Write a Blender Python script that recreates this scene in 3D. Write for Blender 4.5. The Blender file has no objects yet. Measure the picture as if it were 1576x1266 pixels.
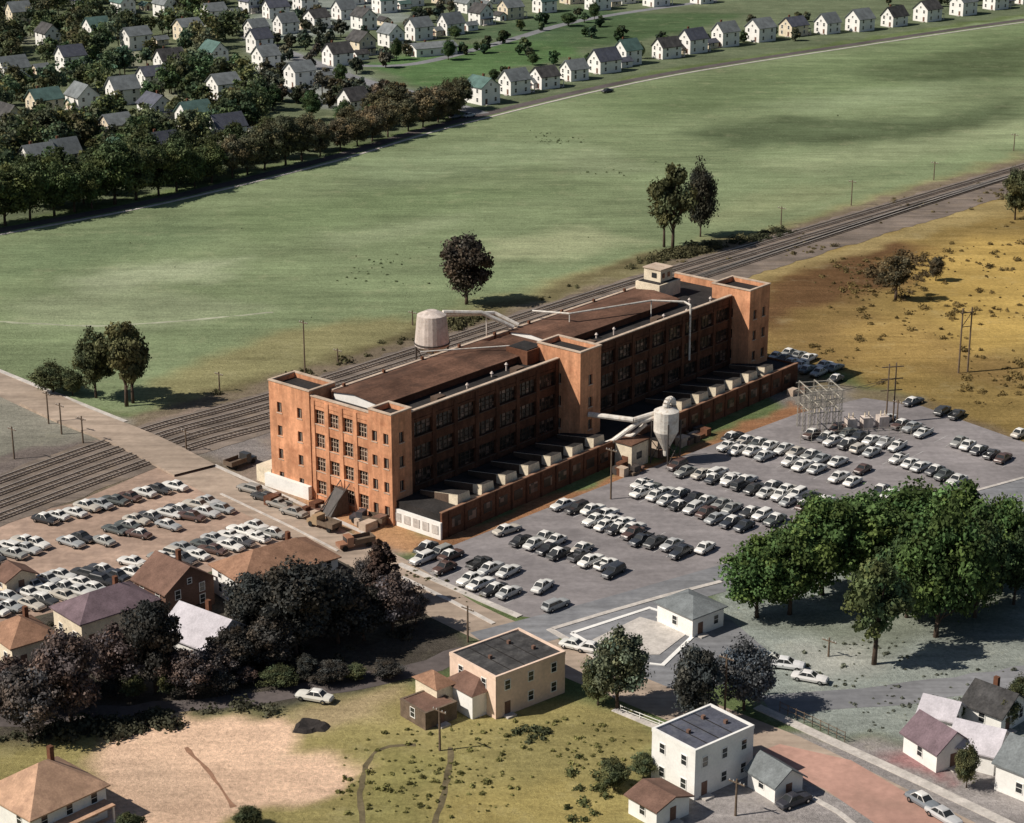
import bpy, math, random
import numpy as np
from mathutils import Vector, Matrix
random.seed(7); RNG=np.random.default_rng(11)
sc=bpy.context.scene
# ---------------------------------------------------------------- survey model
F=3155.0; CX=788.0; CY=633.0; HC=130.0; TH=math.radians(18.94)
S_,C_=math.sin(TH),math.cos(TH)
def G(u,v,z=0.0):
    x=(u-CX)/F; q=(v-CY)/F
    t=(HC-z)/(S_+q*C_)
    return Vector((x*t,t*(C_-q*S_),z))
ANG=math.radians(49.7); ax,ay=math.cos(ANG),math.sin(ANG)
OA=Vector((-20.0,320.0,0))
def L(U,V,z=0.0): return Vector((OA.x+ax*U-ay*V, OA.y+ay*U+ax*V, z))
def pm(v): return 0.00688*(v+450)
# ---------------------------------------------------------------- materials
def nt(name):
    m=bpy.data.materials.new(name); m.use_nodes=True
    n=m.node_tree; b=n.nodes['Principled BSDF']; return m,n,b
def N(n,t,**k):
    x=n.nodes.new(t)
    for a,c in k.items(): setattr(x,a,c)
    return x
def mixc(n,a,b,fac,mode='MIX'):
    m=N(n,'ShaderNodeMix',data_type='RGBA',blend_type=mode)
    for s,val in ((0,fac),(6,a),(7,b)):
        if hasattr(val,'is_linked') or hasattr(val,'links'): n.links.new(val,m.inputs[s])
        else: m.inputs[s].default_value = val if s==0 else (*val,1)
    return m.outputs[2]
def noise(n,scale,detail=5,rough=.6,coord='Object',map_=None):
    tc=N(n,'ShaderNodeTexCoord'); o=tc.outputs[coord]
    if map_:
        mp=N(n,'ShaderNodeMapping'); n.links.new(o,mp.inputs[0])
        mp.inputs['Rotation'].default_value=(0,0,map_[0]); mp.inputs['Scale'].default_value=map_[1]; o=mp.outputs[0]
    x=N(n,'ShaderNodeTexNoise'); x.inputs['Scale'].default_value=scale; x.inputs['Detail'].default_value=detail; x.inputs['Roughness'].default_value=rough
    n.links.new(o,x.inputs['Vector']); return x.outputs['Fac']
def ramp(n,fac,lo,hi,a,b):
    m=N(n,'ShaderNodeMapRange'); n.links.new(fac,m.inputs[0])
    for i,x in enumerate((lo,hi,a,b)): m.inputs[i+1].default_value=x
    return m.outputs[0]
def scalec(n,col,fac):
    v=N(n,'ShaderNodeVectorMath',operation='SCALE')
    if hasattr(col,'links'): n.links.new(col,v.inputs[0])
    else: v.inputs[0].default_value=col
    n.links.new(fac,v.inputs['Scale']); return v.outputs[0]
def bump(n,b,h,st,dist):
    k=N(n,'ShaderNodeBump'); k.inputs['Strength'].default_value=st; k.inputs['Distance'].default_value=dist
    n.links.new(h,k.inputs['Height']); n.links.new(k.outputs[0],b.inputs['Normal'])
def simple(name,col,rough=.8,s1=.35,s2=4.0,var=.35,metal=0,bmp=0,stain=None,streak=None):
    m,n,b=nt(name)
    f1=ramp(n,noise(n,s1),.3,.7,1-var,1+var); f2=ramp(n,noise(n,s2,3),.3,.7,1-var*.6,1+var*.6)
    c=scalec(n,scalec(n,col,f1),f2)
    if stain: c=mixc(n,c,stain,ramp(n,noise(n,s1*2.3,6,.7),.50,.68,0,.75))
    if streak: c=scalec(n,c,ramp(n,noise(n,streak[0],4,.6,map_=(streak[1],streak[2])),.3,.7,1-streak[3],1+streak[3]))
    n.links.new(c,b.inputs['Base Color']); b.inputs['Roughness'].default_value=rough; b.inputs['Metallic'].default_value=metal
    if rough>.6: b.inputs['Specular IOR Level'].default_value=.2
    if bmp: bump(n,b,noise(n,s2*2,4),.6,bmp)
    return m
M={}
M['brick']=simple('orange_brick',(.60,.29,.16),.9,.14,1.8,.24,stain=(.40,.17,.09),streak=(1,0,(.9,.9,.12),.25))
M['brickside']=simple('shaded_side_brick',(.105,.046,.027),.95,.15,2,.4,stain=(.06,.03,.02),streak=(1,0,(.9,.9,.1),.35))  # darkened copy of the brick: the long face's shade is in the colour
M['brickdk']=simple('dark_brick',(.14,.062,.036),.9,.15,2,.4)  # plain darker brown brick tone
M['concrete']=simple('concrete_trim',(.52,.41,.32),.9,.3,3,.2,stain=(.33,.23,.16))
M['sill']=simple('sill_side',(.11,.075,.055),.9,.3,3,.3)  # concrete trim darkened, shade of the long face put into its colour
M['white']=simple('white_paint',(.82,.80,.76),.7,.3,3,.09)
M['cream']=simple('cream_paint',(.72,.62,.47),.8,.5,4,.2)
M['pink']=simple('pink_stucco',(.76,.57,.45),.9,.3,2,.14)
M['roofbrown']=simple('gravel_roof_brown',(.125,.066,.044),.95,.12,2.5,.45,stain=(.06,.035,.025),streak=(.5,0,(.12,1,1),.3))
M['roofdark']=simple('tar_roof',(.03,.027,.026),.9,.2,3,.45)
M['roofgrav']=simple('built_up_roof',(.06,.058,.058),.9,.25,3,.45,stain=(.10,.095,.09),streak=(.8,0,(.2,1,1),.3))
M['roofblue']=simple('slate_roof_blue',(.085,.09,.115),.85,.3,3,.35,stain=(.13,.135,.15))
M['rooftan']=simple('tan_shingles',(.30,.17,.11),.9,.4,4,.3,stain=(.20,.11,.07))
M['rooforange']=simple('orange_shingles',(.48,.30,.20),.9,.4,4,.25,stain=(.33,.2,.14))
M['roofbr2']=simple('brown_shingles',(.17,.10,.075),.9,.4,4,.3)
M['roofgrey']=simple('grey_shingles',(.17,.185,.19),.9,.4,4,.3)
M['roofpurple']=simple('plum_shingles',(.16,.115,.13),.9,.4,4,.3)
M['roofpale']=simple('pale_roof',(.5,.47,.5),.8,.4,4,.2)
M['teal']=simple('teal_shingles',(.09,.15,.135),.9,.4,4,.3)
M['steel']=simple('weathered_white_steel',(.68,.64,.58),.55,.5,3,.18,stain=(.42,.32,.24))
M['lattice']=simple('galvanised_lattice',(.40,.37,.31),.6,.5,3,.2)
M['tank']=simple('tank_grey_steel',(.58,.50,.45),.6,.5,3,.15,stain=(.40,.31,.25),streak=(1,0,(1,1,.1),.2))
M['iron']=simple('dark_iron',(.06,.05,.045),.6,1,4,.3)
M['wood']=simple('weathered_wood',(.15,.11,.08),.9,1,6,.3)
M['bark']=simple('bark',(.085,.06,.045),.95,1,6,.3)
M['asphalt']=simple('asphalt_lot',(.235,.215,.216),.92,.035,.9,.22,stain=(.15,.138,.14),streak=(.3,-ANG,(.2,1,1),.18))
M['road']=simple('road_surface',(.205,.207,.217),.92,.05,.8,.2,stain=(.145,.148,.16),streak=(.6,-math.radians(38),(.06,1,1),.22))
M['roadpink']=simple('dusty_road',(.36,.285,.225),.95,.06,.8,.18,stain=(.27,.21,.165),streak=(.5,math.radians(41),(.08,1,1),.25))
M['roaddk']=simple('tree_shade_asphalt',(.10,.085,.082),.95,.06,.8,.3)  # tree shade over lane and suburban street painted into the asphalt colour
M['pinklot']=simple('dirt_lot',(.37,.265,.205),.95,.05,.8,.24,stain=(.25,.18,.145),streak=(.3,-ANG,(.15,1,1),.2))
M['redroad']=simple('red_gravel_road',(.42,.25,.20),.95,.06,.8,.2,stain=(.30,.19,.15))
M['path']=simple('bare_earth_path',(.13,.105,.06),.98,.3,2,.4)
M['pathpale']=simple('pale_dirt_path',(.36,.37,.27),.98,.05,.5,.3,stain=(.23,.26,.16))
M['walk']=simple('concrete_walk',(.52,.48,.44),.9,.4,3,.2,stain=(.36,.33,.30))
M['line']=simple('worn_white_marking',(.40,.39,.38),.9,.4,6,.4)
M['ballast']=simple('ballast_gravel',(.17,.138,.115),.98,.1,3,.35,stain=(.23,.18,.135),streak=(.5,-ANG,(.1,1,1),.3))
M['rail']=simple('steel_rail',(.50,.44,.38),.4,.4,3,.2,metal=.2)
M['tie']=simple('creosote_ties',(.06,.046,.037),.95,.5,3,.3)
M['tire']=simple('tyre_rubber',(.02,.02,.02),.8,2,8,.1)
M['chrome']=simple('chrome',(.6,.6,.6),.2,2,8,.05,metal=1)
M['dirtdk']=simple('dark_soil_pile',(.035,.03,.028),.95,.5,4,.3,bmp=.1)
m,n,b=nt('factory_sash_glass')
tc=N(n,'ShaderNodeTexCoord'); sn=N(n,'ShaderNodeVectorMath',operation='SNAP'); n.links.new(tc.outputs['Object'],sn.inputs[0]); sn.inputs[1].default_value=(.9,.9,.72)
wn=N(n,'ShaderNodeTexWhiteNoise'); n.links.new(sn.outputs[0],wn.inputs['Vector'])
n.links.new(mixc(n,(.018,.014,.012),(.26,.16,.12),ramp(n,wn.outputs['Value'],.6,1,0,1)),b.inputs['Base Color']); b.inputs['Roughness'].default_value=.35
M['sash']=m
m,n,b=nt('window_glass'); b.inputs['Base Color'].default_value=(.03,.033,.035,1); b.inputs['Roughness'].default_value=.15; M['glass']=m
m,n,b=nt('car_paint'); oi=N(n,'ShaderNodeObjectInfo'); n.links.new(oi.outputs['Color'],b.inputs['Base Color']); b.inputs['Roughness'].default_value=.38; b.inputs['Coat Weight'].default_value=.2; M['paint']=m
m,n,b=nt('car_roof_white'); b.inputs['Base Color'].default_value=(.74,.72,.68,1); b.inputs['Roughness'].default_value=.4; M['paintw']=m
def leafmat(name):
    m,n,b=nt(name); at=N(n,'ShaderNodeAttribute',attribute_name='Col'); oi=N(n,'ShaderNodeObjectInfo')
    c=mixc(n,at.outputs['Color'],(1,1,1),1.0,'MULTIPLY')
    mm=c.node; n.links.new(oi.outputs['Color'],mm.inputs[7])
    n.links.new(c,b.inputs['Base Color']); b.inputs['Roughness'].default_value=.75; b.inputs['Specular IOR Level'].default_value=.15
    tr=N(n,'ShaderNodeBsdfTranslucent'); n.links.new(c,tr.inputs['Color'])
    mx=N(n,'ShaderNodeMixShader'); mx.inputs[0].default_value=.2
    n.links.new(b.outputs[0],mx.inputs[1]); n.links.new(tr.outputs[0],mx.inputs[2]); n.links.new(mx.outputs[0],n.nodes['Material Output'].inputs[0]); return m
M['leaf']=leafmat('foliage')
# ---------------------------------------------------------------- mesh builder
class MB:
    def __init__(s): s.v=[];s.f=[];s.m=[];s.mats=[]
    def add(s,vs,fs,mat):
        o=len(s.v); s.v+= [tuple(p) for p in vs]
        if mat not in s.mats: s.mats.append(mat)
        i=s.mats.index(mat)
        for f in fs: s.f.append([o+k for k in f]); s.m.append(i)
    def box(s,x0,y0,z0,x1,y1,z1,mat):
        s.add([(x0,y0,z0),(x1,y0,z0),(x1,y1,z0),(x0,y1,z0),(x0,y0,z1),(x1,y0,z1),(x1,y1,z1),(x0,y1,z1)],
              [(0,3,2,1),(4,5,6,7),(0,1,5,4),(1,2,6,5),(2,3,7,6),(3,0,4,7)],mat)
    def cyl(s,p0,p1,r0,r1,mat,n=8,cap=True):
        p0=Vector(p0);p1=Vector(p1); d=(p1-p0).normalized()
        a=d.orthogonal().normalized(); c=d.cross(a)
        vs=[]
        for p,r in((p0,r0),(p1,r1)):
            for i in range(n):
                t=2*math.pi*i/n; vs.append(p+a*math.cos(t)*r+c*math.sin(t)*r)
        fs=[(i,(i+1)%n,n+(i+1)%n,n+i) for i in range(n)]
        if cap: fs+=[tuple(range(n))[::-1],tuple(range(n,2*n))]
        s.add(vs,fs,mat)
    def tube(s,pts,r,mat,n=8):
        for a,b2 in zip(pts[:-1],pts[1:]): s.cyl(a,b2,r,r,mat,n)
    def build(s,name,parent=None,loc=(0,0,0),rot=0,color=None):
        me=bpy.data.meshes.new(name); me.from_pydata(s.v,[],s.f)
        for k in s.mats: me.materials.append(M[k])
        me.polygons.foreach_set('material_index',s.m); me.update()
        o=bpy.data.objects.new(name,me); sc.collection.objects.link(o)
        o.location=loc; o.rotation_euler=(0,0,rot)
        if parent: o.parent=parent
        return o
def empty(name,loc,rot=0):
    e=bpy.data.objects.new(name,None); sc.collection.objects.link(e); e.location=loc; e.rotation_euler=(0,0,rot); e.empty_display_size=.5; return e
def inst(name,me,loc,rot=0,scale=(1,1,1),color=(1,1,1,1)):
    o=bpy.data.objects.new(name,me); sc.collection.objects.link(o); o.location=loc; o.rotation_euler=(0,0,rot); o.scale=scale; o.color=color; return o
# ---------------------------------------------------------------- terrain
def axis(lo,hi,st,mx):
    a=list(np.arange(lo,hi,st)); s=st; x=a[0]; y=a[-1]; left=[];right=[]
    while x>-mx: s*=1.35; x-=s; left.append(x)
    s=st
    while y<mx: s*=1.35; y+=s; right.append(y)
    return np.array(left[::-1]+a+right)
xs=axis(-300,320,1.35,6000)
y1=list(np.arange(195,520,1.2))+list(np.arange(520,1080,2.0)); s=1.2;x=195;lf=[]
while x>-3000: s*=1.35; x-=s; lf.append(x)
s=2;x=y1[-1];rt=[]
while x<7000: s*=1.35;x+=s;rt.append(x)
ys=np.array(lf[::-1]+y1+rt)
X,Y=np.meshgrid(xs,ys); P=np.stack([X.ravel(),Y.ravel()],1)
wx=P[:,0]+1.6*np.sin(P[:,1]*.21+np.sin(P[:,0]*.13)*2)+.8*np.sin(P[:,1]*.63+P[:,0]*.4)
wy=P[:,1]+1.6*np.sin(P[:,0]*.19+np.sin(P[:,1]*.11)*2)+.8*np.sin(P[:,0]*.71-P[:,1]*.3)
def mask(poly,soft):
    pw=[(p[0],p[1]) for p in poly]; n=len(pw)
    bx0=min(p[0] for p in pw)-soft-4;bx1=max(p[0] for p in pw)+soft+4;by0=min(p[1] for p in pw)-soft-4;by1=max(p[1] for p in pw)+soft+4
    idx=np.where((wx>bx0)&(wx<bx1)&(wy>by0)&(wy<by1))[0]
    x=wx[idx];y=wy[idx]; ins=np.zeros(len(x),bool); dm=np.full(len(x),1e9)
    for i in range(n):
        a=pw[i];b_=pw[(i+1)%n]
        c=((a[1]>y)!=(b_[1]>y))
        with np.errstate(all='ignore'): ins^= c&(x<(b_[0]-a[0])*(y-a[1])/((b_[1]-a[1]) or 1e-9)+a[0])
        dx,dy=b_[0]-a[0],b_[1]-a[1]; l=dx*dx+dy*dy+1e-9
        t=np.clip(((x-a[0])*dx+(y-a[1])*dy)/l,0,1); dm=np.minimum(dm,np.hypot(x-a[0]-t*dx,y-a[1]-t*dy))
    sd=np.where(ins,dm,-dm); m_=np.clip(sd/(2*soft)+.5,0,1); return idx,m_*m_*(3-2*m_)
col=np.tile(np.array([.115,.150,.065]),(len(P),1))
def zone(pts,c,soft=3,al=1.0,px=True):
    poly=[G(*p) for p in pts] if px else [L(*p) for p in pts]
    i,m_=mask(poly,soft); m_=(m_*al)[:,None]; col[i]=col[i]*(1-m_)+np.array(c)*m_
FIELD=(.185,.228,.125)
zone([(-500,470),(0,352),(250,305),(500,240),(700,187),(1000,118),(1576,25),(1900,-20),(2000,120),(1576,250),(1000,415),(640,520),(430,590),(225,650),(0,575),(-600,480)],FIELD,2)
zone([(900,150),(1576,35),(1900,0),(1900,90),(1576,120),(1250,150),(950,190)],(.135,.18,.09),14,.7)
zone([(1050,205),(1200,180),(1420,185),(1560,150),(1576,185),(1380,215),(1150,228)],(.085,.11,.06),8,.85)
zone([(1300,110),(1576,60),(1700,60),(1576,115),(1420,130)],(.085,.11,.058),10,.8)
zone([(1150,250),(1400,215),(1576,180),(1700,190),(1500,225),(1250,270)],(.27,.31,.18),9,.7)
zone([(1180,160),(1350,135),(1500,120),(1450,150),(1250,175)],(.24,.29,.17),9,.5)
zone([(520,250),(760,215),(900,220),(800,260),(560,290)],(.22,.27,.16),9,.5)
zone([(90,430),(250,400),(380,400),(330,430),(150,450)],(.32,.35,.23),6,.75)
zone([(0,470),(180,440),(420,470),(300,500),(60,505)],(.27,.30,.19),6,.6)
zone([(750,370),(900,350),(990,370),(850,400),(740,400)],(.33,.35,.21),6,.75)
zone([(500,360),(700,330),(700,350),(520,385)],(.26,.30,.18),6,.6)
zone([(830,240),(920,225),(1010,260),(900,270)],(.27,.31,.19),7,.5)
zone([(1060,330),(1200,290),(1350,280),(1250,320),(1100,350)],(.27,.29,.16),7,.5)
zone([(330,330),(600,290),(900,290),(700,320),(400,370)],(.15,.20,.10),9,.6)
zone([(0,380),(300,330),(330,370),(100,420),(0,430)],(.145,.195,.105),9,.6)
zone([(230,600),(320,545),(460,500),(620,490),(700,475),(1000,390),(1200,345),(1576,235),(1576,262),(1000,425),(640,540),(430,600),(225,655)],(.25,.22,.11),5,.8)
zone([(300,600),(430,575),(640,505),(860,440),(985,395),(1200,348),(1200,362),(985,415),(820,470),(640,530),(430,597),(300,625)],(.11,.09,.05),3,.75)
zone([(-100,80),(20,76),(90,70),(330,60),(600,40),(600,20),(330,42),(210,44),(110,40),(110,20),(0,30),(-100,42)],(.18,.145,.105),2,.95,px=False)
# right ochre meadow
zone([(1020,450),(1250,378),(1576,290),(2000,180),(2000,760),(1576,700),(1400,612),(1270,560),(1180,600),(1100,560)],(.26,.185,.07),4)
zone([(1160,440),(1260,400),(1380,370),(1460,385),(1400,440),(1250,480),(1180,520),(1150,480)],(.115,.062,.034),6,.9)
zone([(1180,520),(1300,470),(1420,500),(1576,560),(1576,600),(1400,570),(1250,560),(1180,560)],(.20,.13,.055),6,.7)
zone([(1390,400),(1500,370),(1700,350),(1700,520),(1500,540),(1420,480)],(.45,.31,.10),8,.8)
zone([(1300,500),(1400,470),(1480,560),(1400,590),(1300,560)],(.38,.26,.09),6,.5)
zone([(1060,440),(1250,390),(1400,345),(1576,300),(1576,320),(1400,368),(1200,425),(1080,465)],(.34,.27,.13),3,.7)
zone([(1180,560),(1300,590),(1420,612),(1576,672),(1576,705),(1400,650),(1240,640)],(.20,.15,.10),3,.8)
zone([(1190,600),(1320,600),(1330,625),(1230,650),(1200,640)],(.21,.19,.175),2,.9)
# left of street beyond tracks
zone([(-300,500),(0,578),(215,662),(150,690),(0,725),(-300,800)],(.27,.25,.21),2)
zone([(-300,560),(0,620),(120,670),(60,700),(-300,760)],(.21,.21,.17),4,.6)
zone([(-300,760),(0,700),(140,683),(205,712),(190,745),(100,775),(0,798),(-300,860)],(.19,.16,.145),1.5)
zone([(225,655),(430,600),(460,640),(430,740),(660,840),(600,860),(480,792),(340,715)],(.27,.21,.175),2)
zone([(240,668),(420,612),(425,700),(400,720),(300,705)],(.22,.205,.20),3,.8)
zone([(410,735),(620,800),(690,838),(640,858),(520,810)],(.48,.27,.14),1.5,.9)
zone([(655,840),(960,722),(1225,615),(1250,650),(980,770),(690,862)],(.27,.14,.075),1.2,1)
# lower left neighbourhood
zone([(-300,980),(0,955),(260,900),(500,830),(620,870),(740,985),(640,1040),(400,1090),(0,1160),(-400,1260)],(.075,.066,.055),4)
zone([(420,1090),(600,1050),(900,1075),(1040,1140),(1010,1200),(980,1290),(500,1330),(-100,1330),(-100,1150),(120,1130)],(.28,.24,.10),3)
zone([(120,1160),(200,1120),(420,1092),(455,1115),(480,1150),(545,1195),(505,1214),(380,1245),(260,1300),(190,1300),(140,1210)],(.72,.50,.355),1.2)
zone([(140,1175),(260,1170),(300,1230),(200,1250)],(.60,.43,.31),3,.6)
zone([(440,1085),(560,1060),(640,1050),(600,1110),(520,1125),(450,1110)],(.40,.31,.19),3,.8)
zone([(700,1150),(900,1090),(1000,1130),(980,1180),(800,1200)],(.20,.175,.075),4,.6)
zone([(540,1130),(700,1105),(760,1130),(640,1160)],(.35,.30,.13),3,.6)
zone([(560,1160),(690,1160),(660,1270),(560,1270)],(.21,.20,.075),4,.6)
zone([(700,1230),(850,1180),(960,1240),(900,1290),(700,1290)],(.33,.26,.095),4,.6)
# park right
zone([(1110,905),(1300,850),(1576,760),(2000,640),(2000,1200),(1576,1150),(1300,1140),(1190,1085),(1110,1010)],(.25,.275,.25),2)
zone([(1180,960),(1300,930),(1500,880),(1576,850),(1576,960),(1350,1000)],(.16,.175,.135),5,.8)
zone([(1180,1000),(1320,985),(1380,1010),(1250,1040)],(.40,.39,.35),4,.6)
zone([(1400,1020),(1576,990),(1700,1000),(1576,1030),(1440,1050)],(.30,.32,.29),5,.6)
zone([(1160,1110),(1300,1145),(1576,1150),(2000,1200),(2000,1400),(1500,1400),(1150,1300),(1000,1290),(1060,1200)],(.30,.275,.265),2)
zone([(1360,1175),(1440,1150),(1480,1190),(1470,1215)],(.33,.16,.16),1.5,.8)
# far suburb
zone([(-600,420),(0,345),(400,262),(690,185),(560,120),(380,60),(380,-90),(-900,-90)],(.115,.135,.08),4)
for a_,b_ in((120,185),(250,150),(60,60),(200,90),(320,180),(150,240),(300,40)): zone([(a_-40,b_+8),(a_-10,b_-12),(a_+45,b_-6),(a_+20,b_+14)],(.27,.27,.20),3,.8)  # sunlit lawn between the trees painted in as paler ground patches
zone([(360,-60),(380,70),(560,120),(720,180),(1000,110),(1576,20),(1900,-40),(1900,-120),(360,-120)],(.125,.15,.09),3)
zone([(385,60),(540,110),(700,165),(600,185),(480,160),(400,130)],(.26,.27,.265),5,.8)
zone([(380,0),(560,-20),(640,30),(470,60),(390,60)],(.22,.245,.23),6,.8)
zone([(560,100),(680,70),(860,60),(900,85),(760,110),(700,140),(640,130)],(.085,.15,.06),4,.9)
zone([(780,60),(900,20),(1150,20),(1050,50),(900,75)],(.065,.11,.05),5,.8)
zone([(680,60),(880,10),(980,20),(840,60)],(.065,.105,.055),5,.8)
me=bpy.data.meshes.new('ground'); nx,ny=len(xs),len(ys)
me.vertices.add(nx*ny); co=np.zeros((nx*ny,3)); co[:,:2]=P; me.vertices.foreach_set('co',co.ravel())
ii,jj=np.meshgrid(np.arange(nx-1),np.arange(ny-1)); a=(jj*nx+ii).ravel()
fc=np.stack([a,a+1,a+nx+1,a+nx],1); me.loops.add(fc.size); me.loops.foreach_set('vertex_index',fc.ravel().astype(np.int32))
me.polygons.add(len(fc)); me.polygons.foreach_set('loop_start',np.arange(0,fc.size,4,dtype=np.int32)); me.update(calc_edges=True)
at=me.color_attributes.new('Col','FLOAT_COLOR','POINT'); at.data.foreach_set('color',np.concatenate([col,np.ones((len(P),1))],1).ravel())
m,n,b=nt('grass_and_soil'); A=N(n,'ShaderNodeAttribute',attribute_name='Col')
c=A.outputs['Color']
c=scalec(n,c,ramp(n,noise(n,.02,6,.6),.3,.7,.80,1.22))
c=scalec(n,c,ramp(n,noise(n,.10,5,.65,map_=(-ANG-.35,(.16,1,1))),.3,.7,.80,1.22))
c=scalec(n,c,ramp(n,noise(n,.55,4,.7,map_=(-ANG+.25,(.12,1,1))),.3,.7,.86,1.15))
c=scalec(n,c,ramp(n,noise(n,.22,6,.8),.3,.7,.84,1.18))
c=scalec(n,c,ramp(n,noise(n,1.3,6,.85),.25,.75,.55,1.48))
c=mixc(n,c,(.34,.31,.20),ramp(n,noise(n,.11,7,.75),.55,.75,0,.35))
c=mixc(n,c,(.055,.06,.03),ramp(n,noise(n,.25,7,.8),.60,.74,0,.5))
n.links.new(c,b.inputs['Base Color']); b.inputs['Roughness'].default_value=1; b.inputs['Specular IOR Level'].default_value=0
bump(n,b,noise(n,1.4,6,.8),.9,.3)
me.materials.append(m); sc.collection.objects.link(bpy.data.objects.new('ground',me))
# ---------------------------------------------------------------- flat sheets
def sheet(name,pts,mat,z,px=True,kerb=0):
    w=[G(*p) if px else L(*p) for p in pts]; vs=[(p.x,p.y,z) for p in w]; k=len(vs)
    mb=MB(); mb.add(vs,[tuple(range(k))],mat)
    if kerb: mb.add([(p.x,p.y,z) for p in w]+[(p.x,p.y,z-kerb) for p in w],[(i,k+i,k+(i+1)%k,(i+1)%k) for i in range(k)],mat)
    o=mb.build(name)
    if o.data.polygons[0].normal.z<0: o.data.flip_normals()
    return o
def smooth(pts,st=6):
    out=[]
    for i in range(len(pts)-1):
        p0=pts[max(i-1,0)];p1=pts[i];p2=pts[i+1];p3=pts[min(i+2,len(pts)-1)]
        k=max(1,int((p2-p1).length/st))
        for j in range(k):
            t=j/k; out.append(.5*((2*p1)+(-p0+p2)*t+(2*p0-5*p1+4*p2-p3)*t*t+(-p0+3*p1-3*p2+p3)*t**3))
    out.append(pts[-1]); return out
def normals(pts):
    r=[]
    for i in range(len(pts)):
        d=(pts[min(i+1,len(pts)-1)]-pts[max(i-1,0)]); d.z=0; d.normalize(); r.append(Vector((-d.y,d.x,0)))
    return r
def ribbon(mb,pts,w,z,mat,thick=0,off=0,jit=0):
    nn=normals(pts); vs=[];fs=[]; rj=random.Random(len(pts))
    for p,q in zip(pts,nn):
        e1,e2=(rj.uniform(-jit,jit),rj.uniform(-jit,jit)) if jit else (0,0)
        a=p+q*(off+w/2+e1); c=p+q*(off-w/2+e2)
        vs+= [(c.x,c.y,z),(a.x,a.y,z),(c.x,c.y,z-thick),(a.x,a.y,z-thick)]
    for i in range(len(pts)-1):
        o=4*i; fs.append((o,o+4,o+5,o+1))
        if thick: fs+=[(o+2,o+6,o+4,o),(o+1,o+5,o+7,o+3)]
    mb.add(vs,fs,mat)
def strip(name,px,w,z,mat,thick=0,off=0,sm=True,jit=0,st=6):
    p=[G(*q) for q in px]; p=smooth(p,st) if sm else p
    mb=MB(); ribbon(mb,p,w,z,mat,thick,off,jit); return mb.build(name)
sheet('parking_lot',[(612,866),(700,838),(960,735),(1228,636),(1330,612),(1420,625),(1576,680),(1800,760),(1576,745),(1340,800),(1100,872),(1000,905),(835,952),(800,948)],'asphalt',.012)
sheet('dirt_parking_lot',[(-300,900),(0,800),(110,775),(205,735),(250,700),(330,728),(455,806),(500,838),(430,850),(250,900),(0,962),(-300,1040)],'pinklot',.010)
strip('street',[(-500,410),(-200,500),(0,590),(110,640),(215,682),(350,752),(470,812),(590,870),(700,940),(800,985),(930,1040),(1100,1110),(1200,1150),(1320,1210),(1480,1290),(1700,1400)],8.5,.02,'roadpink')
strip('cross_street',[(745,990),(900,950),(1100,893),(1330,825),(1576,752),(1800,690)],8.5,.028,'road')
strip('narrow_lane',[(-200,1130),(0,1110),(200,1095),(420,1070),(620,1035),(720,1000)],4.2,.024,'roaddk',jit=.6,st=3)
sheet('red_gravel_lane',[(1160,1160),(1200,1145),(1310,1170),(1460,1258),(1500,1290),(1380,1290),(1270,1215),(1190,1180)],'redroad',.034)
strip('park_street',[(1180,1085),(1300,1075),(1450,1060),(1576,1040),(1700,1020)],6,.016,'road',jit=.5,st=3)
strip('suburban_street',[(-400,430),(0,354),(250,306),(500,245),(700,187),(1000,118),(1300,70),(1576,30),(1850,-6)],4.6,.012,'roaddk')
strip('suburban_side_street',[(380,55),(470,92),(560,125),(660,150),(740,175)],7,.02,'road')
strip('suburban_back_street',[(470,95),(620,100),(760,68),(900,30),(1100,0)],5,.016,'road')
strip('level_crossing',[(60,616),(110,640),(215,682),(300,726)],8.4,.47,'roadpink',.44)
strip('dirt_path',[(560,1290),(556,1210),(580,1155),(640,1146)],.75,.012,'path',jit=.18,st=1.5)
strip('dirt_path',[(664,1290),(688,1200),(694,1150)],.75,.012,'path',jit=.18,st=1.5)
strip('dirt_path',[(286,1150),(325,1192),(360,1242)],.6,.016,'rooftan',jit=.2,st=1.5)
strip('field_path',[(-100,490),(60,498),(150,501),(260,495),(420,480)],.9,.01,'pathpale',jit=.35,st=2)
mb=MB()
def walk(px,w,off=0): ribbon(mb,smooth([G(*q) for q in px]),w,.13,'walk',.13,off)
walk([(-400,431),(0,357),(250,309),(500,248),(700,190),(1000,120),(1300,72),(1576,32),(1850,-4)],1.1,-2.6)
walk([(-300,450),(0,573),(110,618),(190,650)],1.1,0.5)
walk([(330,716),(480,783),(560,820)],.8)
walk([(340,760),(450,812),(520,848)],.5)
walk([(614,868),(700,906),(800,949)],1.2)
walk([(618,888),(700,928),(760,960)],.8)
walk([(845,968),(900,1000),(930,1020)],1.0)
walk([(945,1092),(1000,1115),(1050,1133)],1.1)
walk([(1165,1088),(1300,1150),(1420,1205),(1580,1282)],1.6)
walk([(1200,1200),(1290,1250),(1340,1290)],.8)
walk([(850,968),(930,944),(1020,918),(1110,895)],.9)
walk([(1110,868),(1330,803),(1576,735)],.7)
mb.build('sidewalk')
sheet('forecourt',[(856,972),(1016,925),(1120,950),(1180,1000),(1150,1040),(1060,1070),(960,1030)],'road',.045,kerb=.02)
sheet('concrete_pad',[(912,985),(985,950),(1062,972),(1015,1008),(962,1008)],'walk',.13,kerb=.09)
mb=MB(); fr=[G(*p) for p in [(880,975),(1000,936),(1085,962),(1020,1024),(950,1016),(880,975)]]
ribbon(mb,fr,.7,.16,'white',.12); mb.build('low_kerb_wall')
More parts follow.
